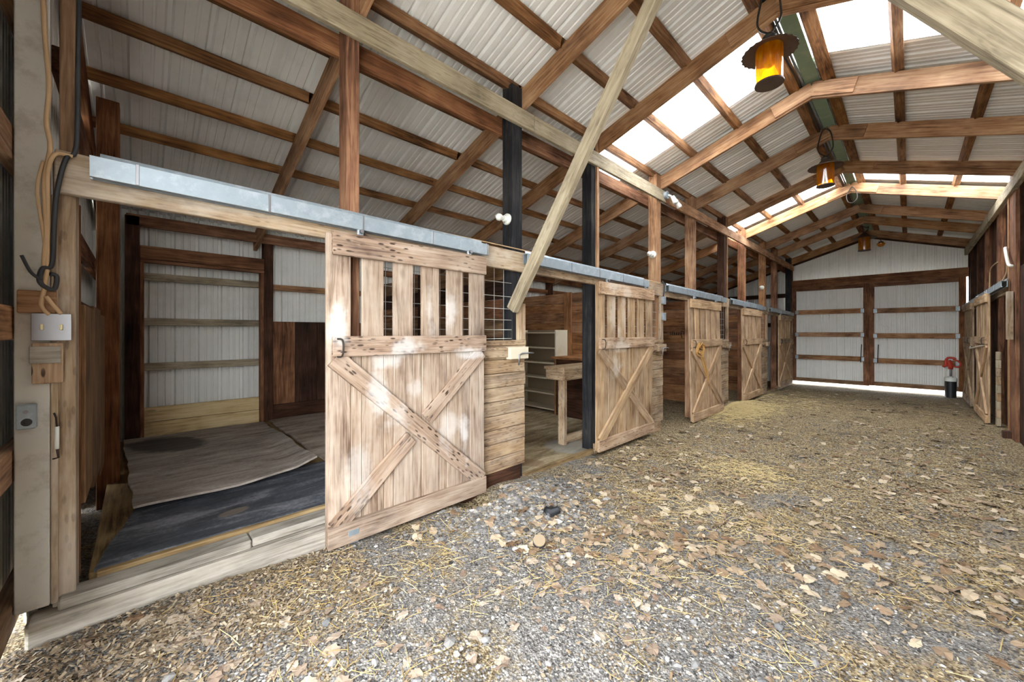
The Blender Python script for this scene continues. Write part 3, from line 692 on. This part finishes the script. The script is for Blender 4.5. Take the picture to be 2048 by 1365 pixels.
# ------------------------------------------------------------------ lanterns
def lantern(x, y, zc, hang, label, s=1.0):
    """zc = underside of the brim"""
    t = thing('hanging_lantern', (x, y, zc - .30 * s), label, 'lantern', 'amber lanterns under the ridge')
    n = 48; vv, ff = [], []
    prof = [(.03, .115), (.05, .10), (.085, .05), (.15, .012), (.198, 0), (.205, -.012), (.195, -.008), (.15, .004), (.08, .036)]
    for (r, h) in prof:
        for k in range(n):
            a = 2 * math.pi * k / n; w = 1 + (.022 * math.cos(a * 24) if r > .19 else 0)
            vv.append((x + r * w * s * math.cos(a), y + r * w * s * math.sin(a), zc + h * s))
    for i in range(len(prof) - 1):
        for k in range(n): ff.append((i * n + k, i * n + (k + 1) % n, (i + 1) * n + (k + 1) % n, (i + 1) * n + k))
    mesh_obj('brim', vv, ff, 'rust', t, True, origin=(x, y, zc))
    gl = lathe('glass_cylinder', [(.098 * s, .03 * s), (.1 * s, 0), (.1 * s, -.27 * s)], (x, y, zc), 'amber', t, 28)
    gl.data.polygons.foreach_set('use_smooth', [True] * len(gl.data.polygons))
    lathe('base_plate', [(0, .012 * s), (.108 * s, .012 * s), (.108 * s, 0), (0, 0)], (x, y, zc - .282 * s), 'rust', t, 28)
    lathe('top_cap', [(0, .15), (.03, .15), (.055, .12), (.05, .1), (.03, .1)], (x, y, zc), 'iron', t, 16)
    lathe('bulb', [(0, -.03), (.02, -.03), (.022, -.07), (.03, -.1), (.024, -.13), (0, -.14)], (x, y, zc), 'porc', t, 12)
    tube('hanging_cord', [(x, y, zc + .15), (x - .07, y, zc + .22), (x - .085, y, zc + .33), (x - .03, y + .02, hang), (x + .05, y + .02, hang - .05), (x + .085, y, zc + .30), (x + .07, y, zc + .22), (x + .01, y, zc + .15)], .009, 'iron', t, 6, sm=4)
    return t
lantern(-.83, 3.86, 2.40, 2.98, 'nearest amber glass lantern with a wavy dark brim')
lantern(-.84, 7.12, 2.40, 2.95, 'second amber lantern hanging along the ridge', 1.0)
lantern(-.86, 14.4, 2.62, 2.95, 'distant square-looking amber lantern before the far gable', 1.25)
t = thing('amber_lamp', (-.56, 15.25, 2.45), 'small round orange lamp on the far rafter', 'lamp')
lathe('lamp_globe', [(0, -.10), (.05, -.085), (.085, -.04), (.09, 0), (.06, .02)], (-.56, 15.25, 2.56), 'amber', t, 16); lathe('lamp_base', [(0, .05), (.05, .05), (.06, .02), (0, .02)], (-.56, 15.25, 2.56), 'iron', t, 12)
tube('lamp_arm', [(-.56, 15.25, 2.6), (-.56, 15.35, 2.66), (-.58, 15.48, 2.7)], .01, 'iron', t, 6)
tag(tube('wire_loop', [(-.8, 10.33, 2.95), (-.88, 10.32, 2.80), (-.86, 10.3, 2.65), (-.78, 10.3, 2.62), (-.72, 10.3, 2.70), (-.74, 10.32, 2.85), (-.8, 10.33, 2.95)], .008, 'iron', None, 6, sm=4), 'empty dark wire loop on the middle rafter at the ridge', 'wire')
tag(tube('ridge_cable', [(-.93, 2.0, 3.0), (-.92, 4.2, 3.02), (-.94, 5.0, 3.0), (-.93, 6.0, 3.03), (-.93, 7.3, 2.99), (-.94, 10.3, 3.0), (-.93, 14, 3.0)], .012, 'blackp', None, 6, sm=8), 'black cable strung beside the green ridge board', 'cable')
# ------------------------------------------------------------------ bulbs, flood light, boxes
def bulb_socket(y, z, lab, x=-2.76):
    t = thing('light_socket', (x, y, z), lab, 'light', 'white bulb sockets on posts')
    lathe('socket_base', [(0, 0), (.055, 0), (.055, -.015), (.035, -.03), (.03, -.055), (0, -.055)], (x, y, z), 'porc', t, 18, 'Y')
    lathe('bulb', [(.014, -.05), (.018, -.07), (.034, -.10), (.034, -.125), (.018, -.145), (0, -.15)], (x, y, z - .0), 'porc', t, 16, 'Y')
bulb_socket(2.615, 1.12, 'white bulb socket on the black post'); bulb_socket(5.715, 1.21, 'white bulb socket on the post beside the second stall'); bulb_socket(12.055, 1.22, 'white bulb socket far along the posts')
t = thing('flood_light', (-2.64, 6.0, 2.1), 'white twin-head flood light on the plate beam', 'light')
lathe('mounting_box', [(0, 0), (.06, 0), (.06, .045), (0, .045)], (-2.66, 5.92, 2.15), 'galv', t, 14, 'X')
for dy, dz in ((.03, -.03), (.16, -.07)):
    v, f = tube_geo([(-2.62, 5.93, 2.15), (-2.59, 5.95 + dy * .6, 2.15 + dz * .3), (-2.57, 5.95 + dy, 2.14 + dz)], .013, 6); mesh_obj('arm', v, f, 'porc', t, True, origin=v[0])
    p0 = Vector((-2.57, 5.95 + dy, 2.16 + dz)); v, f = tube_geo([p0, p0 + Vector((.02, .01, -.05)), p0 + Vector((.04, .02, -.09)), p0 + Vector((.05, .025, -.115))], [.03, .036, .045, .036], 12); mesh_obj('lamp_head', v, f, 'porc', t, True, origin=v[0])
for z, lab in ((.50, 'upper grey switch box on the post right of the second door'), (.25, 'lower white-fronted switch box on the post right of the second door')):
    t = thing('switch_box', (-2.64, 5.82, z), lab, 'switch')
    bx('box_body', -2.66, -2.615, 5.785, 5.86, z - .055, z + .055, 'galv', t); bx('cover_plate', -2.662, -2.62, 5.861, 5.867, z - .06, z + .06, 'porc', t, .001); bx('toggle', -2.65, -2.635, 5.868, 5.878, z - .015, z + .015, 'porc', t, .001)
tag(tube('wall_cable', [(-2.65, 5.80, .80), (-2.63, 5.82, .74), (-2.635, 5.83, .65), (-2.64, 5.82, .56)], .009, 'blackp', None, 6, sm=5), 'grey cable looping over the header to the switch boxes', 'cable')
tag(tube('wall_cable', [(-2.69, -.1, .83), (-2.70, 2.7, .83), (-2.69, 3.4, .80), (-2.67, 4.2, .785), (-2.66, 5.0, .775), (-2.66, 5.8, .765)], .006, 'cream', None, 5, sm=8), 'thin cream cable lying on top of the second header', 'cable')
# ------------------------------------------------------------------ near left post: cables, switch plate, outlet, blocks, hook
t = thing('switch_plate', (-2.655, -.275, -.03), 'double steel light switch plate on the near post', 'switch')
bx('switch_back_box', -2.672, -2.652, -.325, -.225, -.025, .075, 'iron', t); pl = bx('cover_plate', -2.652, -2.645, -.335, -.218, -.035, .085, 'steel', t, .003)
for y in (-.304, -.249):
    bx('toggle', -2.645, -2.632, y - .005, y + .005, .012, .038, 'ivory', t, .002)
    for z in (-.012, .066): lathe('screw', [(0, 0), (.0035, 0), (.0035, .002), (0, .002)], (-2.6455, y, z), 'steel', pl, 8, 'X')
t = thing('outlet_box', (-2.655, -.345, -.36), 'metal outlet box with one round socket on the near post', 'outlet')
bx('box_body', -2.675, -2.635, -.375, -.32, -.415, -.31, 'galv', t, .004); lathe('socket', [(0, 0), (.016, 0), (.016, .004), (.008, .004), (.008, .002), (0, .002)], (-2.635, -.345, -.385), 'blackp', t, 16, 'X'); lathe('knock_out', [(0, 0), (.008, 0), (.008, .002), (0, .002)], (-2.635, -.348, -.34), 'steel', t, 10, 'X')
bx('backing_block', -2.675, -2.655, -.375, -.265, .085, .185, 'rafter', wl)
for nm, a, b, z0, z1, x1, mt, lab in (('wood_block', -.335, -.25, -.135, -.04, -2.653, 'header', None), ('wood_block', -.335, -.25, -.225, -.05, -2.66, 'rail', None)):
    pass
tag(bx('wood_block', -2.675, -2.655, -.335, -.245, -.225, -.045, 'rail', None), 'bare wood block nailed to the near post below the switch plate', 'block')
tag(bx('wood_plate', -2.655, -2.643, -.34, -.25, -.135, -.06, 'sill', None), 'small grey wooden plate nailed over the wood block', 'block')
t = thing('door_hook', (-2.67, -.265, -.5), 'white-sleeved hook hanging on the near post', 'hook')
tube('hook_wire', [(-2.665, -.272, -.36), (-2.655, -.265, -.38), (-2.652, -.262, -.42)], .004, 'iron', t, 6); tube('sleeve', [(-2.652, -.262, -.42), (-2.652, -.262, -.52)], .0075, 'porc', t, 8); tube('hook_end', [(-2.652, -.262, -.52), (-2.655, -.258, -.56), (-2.665, -.275, -.565)], .004, 'iron', t, 6)
def cable(pts, r, mat, lab):
    return tag(tube('cable', pts, r, mat, None, 8, sm=6), lab, 'cable')
cable([(-2.66, -.20, 1.92), (-2.655, -.27, 1.90), (-2.65, -.30, 1.65), (-2.652, -.298, 1.35), (-2.65, -.285, 1.1), (-2.652, -.292, .93), (-2.64, -.28, .82), (-2.63, -.295, .66), (-2.625, -.29, .45), (-2.63, -.297, .30), (-2.64, -.30, .20)], .0085, 'cream', 'long cream cable running down the near post from the roof')
cable([(-2.64, -.215, .80), (-2.63, -.265, .79), (-2.625, -.285, .70), (-2.625, -.285, .5), (-2.63, -.288, .30), (-2.63, -.295, .2), (-2.64, -.305, .12), (-2.65, -.285, .08)], .008, 'cream', 'cream cable looping over the header end into the switch plate')
cable([(-2.64, -.300, .75), (-2.625, -.315, .62), (-2.625, -.30, .45), (-2.63, -.293, .36)], .006, 'cream', 'thin cream cable strand bowed out over the white jamb')
cable([(-2.66, -.195, 1.75), (-2.655, -.20, 1.2), (-2.65, -.205, .85), (-2.635, -.235, .78), (-2.625, -.26, .62), (-2.625, -.268, .45), (-2.63, -.275, .30), (-2.625, -.30, .28), (-2.622, -.307, .22), (-2.63, -.27, .19), (-2.64, -.262, .25), (-2.63, -.28, .26)], .009, 'blackp', 'black cable knotted above the switch plate')
cable([(-2.62, -.305, .23), (-2.60, -.33, .26), (-2.585, -.352, .325)], .006, 'blackp', 'stiff black cable end sticking out over the white jamb')
cable([(-2.63, -.292, .16), (-2.635, -.27, .12), (-2.65, -.25, .085)], .008, 'cream', 'short cream cable leg entering the right side of the switch plate')
# ------------------------------------------------------------------ rope halter, cord, loop
t = thing('rope_halter', (-2.53, 7.0, -.55), 'frayed tan rope halter hung on the third stall door', 'halter')
rr = random.Random(3)
for k in range(6):
    pts = [(-2.53 + rr.uniform(-.02, .04), 7.0 + .15 * math.cos(a) + rr.uniform(-.07, .07), -.30 + .08 * math.sin(a) + rr.uniform(-.06, .06)) for a in [i * math.pi / 3 for i in range(6)]]
    tube('rope_loop', pts + [pts[0]], .012, 'rope', t, 6, sm=4)
tube('rope_tail', [(-2.52, 7.08, -.36), (-2.51, 7.2, -.55), (-2.51, 7.32, -.8), (-2.52, 7.4, -.95)], .013, 'rope', t, 6, sm=4); tube('rope_tail', [(-2.52, 7.0, -.38), (-2.51, 7.16, -.6), (-2.51, 7.25, -.75)], .012, 'rope', t, 6, sm=4)
tag(tube('tie_cord', [(.96, 10.9, -.22), (.93, 11.6, -.26), (.90, 12.6, -.33), (.93, 12.95, -.30)], .014, 'ropew', None, 6, sm=5), 'white cord tied between the two right-hand doors', 'cord')
tag(tube('post_cable', [(1.02, 8.9, .95), (1.01, 9.1, 1.0), (1.02, 9.42, 1.22), (1.025, 9.5, 1.3)], .02, 'ropew', None, 6, sm=5), 'white cable curving off the nearest right post', 'cable')
tag(tube('post_cable', [(1.04, 9.5, 1.1), (1.045, 9.55, .95), (1.04, 9.75, .86), (1.04, 9.9, .84)], .01, 'cream', None, 6, sm=5), 'tan cable running from the right post to the track', 'cable')
tag(tube('post_cable', [(1.09, 10.9, 1.25), (1.085, 11.5, 1.24), (1.085, 11.75, 1.15), (1.085, 11.8, .85)], .010, 'cream', None, 6, sm=5), 'tan cable bent down the second right post', 'cable')
# ------------------------------------------------------------------ yard hydrant
hx, hy = .755, 15.2; hz = gz(hy) - .03
t = thing('yard_hydrant', (hx, hy, hz), 'red-headed yard hydrant in a black pipe sleeve before the gate', 'hydrant')
lathe('sleeve_pipe', [(0, 0), (.105, 0), (.105, .46), (0, .46)], (hx, hy, hz), 'blackp', t, 20)
lathe('collar', [(.07, .46), (.115, .46), (.118, .53), (.10, .56), (.05, .56), (.05, .59), (0, .59)], (hx, hy, hz), 'porc', t, 20)
tube('standpipe', [(hx, hy, hz + 0.570), (hx, hy, hz + 0.836)], .022, 'steel', t, 10)
v, f = tube_geo([(hx, hy, hz + 0.775), (hx, hy, hz + 0.851), (hx - 0.017, hy, hz + 0.912), (hx - 0.043, hy, hz + 1.003)], [.045, .05, .06, .05], 10); hd_ = mesh_obj('hydrant_head', v, f, 'redm', t, True, origin=v[0])
tube('lever', [(hx - 0.076, hy, hz + 0.851), (hx - 0.085, hy, hz + 0.973), (hx - 0.043, hy, hz + 1.064), (hx + 0.051, hy, hz + 1.064), (hx + 0.085, hy, hz + 1.034)], .028, 'redm', t, 8, sm=4)
tube('handle_loop', [(hx + 0.043, hy, hz + 1.034), (hx + 0.128, hy, hz + 0.988), (hx + 0.170, hy, hz + 0.912), (hx + 0.128, hy, hz + 0.836), (hx + 0.043, hy, hz + 0.851)], .02, 'redm', t, 8, sm=4)
tube('spout', [(hx - 0.017, hy, hz + 0.874), (hx - 0.102, hy - .02, hz + 0.866), (hx - 0.128, hy - .02, hz + 0.821)], .03, 'redm', t, 8)
tag(tube('ground_hose', [(hx + 0.085, hy - .1, hz + 0.040), (hx + 0.212, hy, hz + 0.050), (hx + 0.306, hy + .35, hz + 0.080), (hx + 0.323, hy + .8, hz + 0.100)], .012, 'blackp', None, 6, sm=5), 'dark hose lying on the ground beside the hydrant', 'hose')
# ------------------------------------------------------------------ debris on the floor
px, py = -1.70, 1.90; pz = ground_h(px, py)
t = thing('pipe_stub', (px, py, pz), 'black pipe stub with a tan end cap poking out of the gravel', 'pipe')
v, f = tube_geo([(px - .06, py + .06, pz - .05), (px + .0, py, pz + .055)], .042, 18); mesh_obj('pipe', v, f, 'blackp', t, False, origin=v[0])
v, f = tube_geo([(px, py, pz + .055), (px + .004, py - .004, pz + .063)], .040, 18); mesh_obj('end_cap', v, f, 'chipcap' if 'chipcap' in M else 'shelfback', t, False, origin=v[0])
v, f = lathe_geo([(0, .045), (.03, .042), (.055, .03), (.07, .012), (.06, -.01)], (-1.92, 2.28, ground_h(-1.92, 2.28)), 14)
v = [Vector(p) + Vector((.03 * noise.noise(Vector(p) * 22), .05 * noise.noise(Vector(p) * 18 + Vector((5, 0, 0))), .035 * noise.noise(Vector(p) * 30))) for p in v]
tag(mesh_obj('plastic_scrap', v, f, 'blackp', None, True, origin=(-1.92, 2.28, gz(2.28))), 'crumpled black plastic scrap half buried in the mound', 'scrap')
tag(board('threshold_bracket', (-2.565, 1.02, -1.395), (-2.55, 1.02, -1.30), .07, .006, (0, 1, 0), 'galv', None), 'small galvanised guide bracket at the foot of the nearest door', 'bracket')
rg = random.Random(11)
def ground_sample(far=13.5, dmin=1.2, power=1.0):
    """point on the visible aisle floor, denser near the viewer"""
    while True:
        th = rg.uniform(-.15, 1.75); u = rg.random()
        d = dmin * (far / dmin) ** (u ** power)
        x = -d * math.cos(th) ; y = d * math.sin(th)
        if -2.52 < x < .88 and y < 15.4 and y > -.45: return x, y
def clump(x, y, s=1.0): return noise.noise((x * s, y * s, 4.2)) + .5 * noise.noise((x * s * 3, y * s * 3, 1.1))
# pebbles
ICO = [(0, 0, 1), (.9, 0, .35), (.28, .85, .35), (-.72, .53, .35), (-.72, -.53, .35), (.28, -.85, .35), (.5, .5, -.4), (-.6, 0, -.4), (.4, -.6, -.4)]
ICF = [(0, 1, 2), (0, 2, 3), (0, 3, 4), (0, 4, 5), (0, 5, 1), (1, 6, 2), (2, 6, 7, 3), (3, 7, 4), (4, 7, 8, 5), (5, 8, 1), (1, 8, 6)]
def pebble_into(vv, ff, tt, x, y, r, tint, zoff=0):
    a = rg.uniform(0, 6.28); ca, sa = math.cos(a) * r, math.sin(a) * r; q = len(vv); z = ground_h(x, y) + zoff; fl = rg.uniform(.45, .8)
    for (i, j, k) in ICO:
        i *= rg.uniform(.75, 1.3); j *= rg.uniform(.75, 1.3)
        vv.append((x + i * ca - j * sa, y + i * sa + j * ca, z + k * r * fl)); tt.append(tint)
    ff.extend([tuple(t_ + q for t_ in f) for f in ICF])
vv, ff, tt = [], [], []
for k in range(42000):
    x, y = ground_sample(9, 1.25)
    if clump(x, y, .9) + rg.uniform(-.5, .5) > .35: continue
    d = math.hypot(x, y); pebble_into(vv, ff, tt, x, y, rg.uniform(.003, .0068) * (1 + .12 * d) * (1.7 if rg.random() < .06 else 1), min(1, max(0, rg.gauss(.5, .24))))
for k in range(3400):
    x, y = rg.gauss(-2.22, .25), rg.gauss(2.22, .36)
    if x < -2.55 or ((x + 2.49) / .13) ** 2 + ((y - 2.07) / .17) ** 2 < 1: continue
    pebble_into(vv, ff, tt, x, y, rg.uniform(.006, .02) if rg.random() < .9 else rg.uniform(.02, .035), min(1, max(0, rg.gauss(.6, .2))))
o = mesh_obj('gravel', vv, ff, 'pebble', None, False, 'stuff', tt); tag(o, 'grey gravel spread over the aisle floor', 'gravel')
# straw
vv, ff, tt = [], [], []
def straw_into(x, y, L, tint, z0=0.0):
    a = rg.uniform(0, 6.28); w = rg.uniform(.0007, .0017) * (1 + .07 * math.hypot(x, y)); q = len(vv); z = ground_h(x, y) + .008 + z0
    dx, dy = math.cos(a) * L / 2, math.sin(a) * L / 2; nx, ny = -math.sin(a) * w, math.cos(a) * w; t1, t2 = rg.uniform(-.004, .012), rg.uniform(-.004, .012); b = rg.uniform(-.2, .2) * L
    for s, zz, bb in ((-1, t1, 0), (0, .004, b), (1, t2, 0)):
        cx, cy = x + dx * s + ny * 0 - math.sin(a) * bb * .3, y + dy * s + math.cos(a) * bb * .3
        vv.extend([(cx + nx, cy + ny, z + zz), (cx - nx, cy - ny, z + zz), (cx, cy, z + zz + w)]); tt.extend([tint] * 3)
    for i in (0, 3): ff.extend([(q + i, q + i + 3, q + i + 5, q + i + 2), (q + i + 2, q + i + 5, q + i + 4, q + i + 1)])
for k in range(12000):
    x, y = ground_sample(13, 1.25, .85)
    c = clump(x + 3, y, .8) + .10 * min(y, 4) + rg.uniform(-.5, .5)
    if c < .25: continue
    straw_into(x, y, rg.choice((.02, .03, .04, .06, .09, .14)) * rg.uniform(.7, 1.2), min(1, max(0, rg.gauss(.55, .25))))
for cx, cy, sx, sy, n in ((-2.35, 8.7, .28, .6, 5200), (-2.2, 7.6, .3, .5, 500), (-1.2, 4.6, .28, .22, 700), (-1.1, 3.3, .3, .2, 260), (-1.9, 10.5, .5, 1.0, 900)):
    for k in range(n): straw_into(min(.85, max(-2.5 - .03 * rg.random(), rg.gauss(cx, sx))), rg.gauss(cy, sy), rg.uniform(.03, .11), min(1, max(0, rg.gauss(.88, .12))), rg.uniform(0, .02))
tag(mesh_obj('straw', vv, ff, 'straw', None, False, 'stuff', tt), 'loose yellow straw strewn across the aisle floor', 'straw')
# wood chips
vv, ff, tt = [], [], []
def chip_into(x, y, r, tint):
    a = rg.uniform(0, 6.28); q = len(vv); z = ground_h(x, y) + rg.uniform(.002, .012); e = rg.uniform(.25, .6)
    tx, ty = rg.uniform(-.5, .5), rg.uniform(-.5, .5); th = .0012
    for (i, j) in ((-1, -e * .7), (1, -e), (1.1, e * .8), (-.9, e)):
        X, Y = (i * math.cos(a) - j * math.sin(a)) * r, (i * math.sin(a) + j * math.cos(a)) * r
        vv.append((x + X, y + Y, z + tx * X + ty * Y)); tt.append(tint)
    for k in range(4): vv.append((vv[q + k][0], vv[q + k][1], vv[q + k][2] - th)); tt.append(tint)
    ff.extend([(q, q + 1, q + 2, q + 3), (q, q + 4, q + 5, q + 1), (q + 1, q + 5, q + 6, q + 2), (q + 2, q + 6, q + 7, q + 3), (q + 3, q + 7, q + 4, q)])
for k in range(13000):
    x, y = ground_sample(12, 1.25, .9)
    if clump(x, y + 5, .9) + rg.uniform(-.4, .4) < .02: continue
    chip_into(x, y, rg.uniform(.004, .010) * (1 + .08 * math.hypot(x, y)), min(1, max(0, rg.gauss(.55, .22))))
for k in range(6500):
    x = rg.gauss(-2.35, .25); y = rg.uniform(-.45, 1.0)
    if x < -2.6 : continue
    chip_into(x, y, rg.uniform(.005, .012), min(1, max(0, rg.gauss(.6, .25))))
tag(mesh_obj('wood_chips', vv, ff, 'chip', None, False, 'stuff', tt), 'pale wood chips scattered over the gravel', 'wood chips')
# leaves
def leaf_mesh(seed, lobed):
    r = random.Random(seed); n = 16; vv = [(0, 0, .1)]
    for k in range(n):
        a = 2 * math.pi * k / n; rad = .5 + (.07 * math.cos(a * 7 + r.uniform(0, 1)) if lobed else 0) + r.uniform(-.12, .12)
        x, y = rad * math.cos(a) * 1.15, rad * math.sin(a) * .8
        vv.append((x, y, .1 + .22 * noise.noise((x * 2, y * 2, seed)) + .12 * y * y - .1 * x * x))
    q = len(vv); vv += [(x, y, z - .012) for x, y, z in vv]
    ff = [(0, 1 + k, 1 + (k + 1) % n) for k in range(n)] + [(q, q + 1 + (k + 1) % n, q + 1 + k) for k in range(n)] + [(1 + k, q + 1 + k, q + 1 + (k + 1) % n, 1 + (k + 1) % n) for k in range(n)]
    me = bpy.data.meshes.new('leaf'); me.from_pydata(vv, [], ff); me.materials.append(M['leaf']); return me, vv, ff
LM = [leaf_mesh(s, s % 3 != 0) for s in range(8)]
pts = []
for k in range(2600):
    x, y = ground_sample(14, 1.3, .55)
    if clump(x + 9, y + 2, .7) + .04 * y + rg.uniform(-.45, .45) < .1: continue
    pts.append((x, y))
pts += [(rg.gauss(-2.0, .25), rg.gauss(2.1, .3)) for k in range(60)]
pts = [p for p in pts if p[0] > -2.56]
pts.sort(key=lambda p: math.hypot(*p))
big, rest = pts[:280], pts[280:]
for x, y in big:
    s = rg.uniform(.025, .065); m = rg.choice(LM)[0]
    o = link('leaf', m, None, None, Matrix.Translation((x, y, ground_h(x, y) + H + .004)) @ Matrix.Rotation(rg.uniform(0, 6.28), 4, 'Z') @ Matrix.Rotation(rg.uniform(-.3, .3), 4, 'X') @ Matrix.Diagonal((s, s, s * .8, 1)))
    tag(o, 'dry tan fallen leaf lying on the near gravel floor', 'leaf', 'fallen leaves near the viewer')
vv, ff, tt = [], [], []
for x, y in rest:
    s = rg.uniform(.04, .085); _, lv, lf = rg.choice(LM); a = rg.uniform(0, 6.28); q = len(vv); z = ground_h(x, y) + .006; tn = rg.random(); tx, ty = rg.uniform(-.3, .3), rg.uniform(-.3, .3)
    for (i, j, k) in lv:
        X, Y = (i * math.cos(a) - j * math.sin(a)) * s, (i * math.sin(a) + j * math.cos(a)) * s; vv.append((x + X, y + Y, z + k * s + tx * X + ty * Y)); tt.append(tn)
    ff.extend([tuple(k + q for k in f) for f in lf])
tag(mesh_obj('fallen_leaves', vv, ff, 'leafs', None, False, 'stuff', tt), 'dry leaves littering the farther aisle floor', 'leaves')
# larger stones
SM = []
for s in range(5):
    v, f = [], []; pv, pf, pt = [], [], []
    r = random.Random(s)
    bm = bmesh.new(); bmesh.ops.create_icosphere(bm, subdivisions=1, radius=1)
    for w in bm.verts: w.co *= r.uniform(.75, 1.15); w.co.z *= .6
    me = bpy.data.meshes.new('stone'); bm.to_mesh(me); bm.free(); me.materials.append(M['stone']); SM.append(me)
for k in range(70):
    x, y = ground_sample(6, 1.35)
    s = rg.uniform(.012, .03)
    o = link('stone', rg.choice(SM), None, None, Matrix.Translation((x, y, ground_h(x, y) + H + s * .25)) @ Matrix.Rotation(rg.uniform(0, 6.28), 4, 'Z') @ Matrix.Diagonal((s, s * rg.uniform(.6, 1), s, 1)))
    tag(o, 'pale larger stone among the gravel', 'stone', 'larger stones in the gravel')
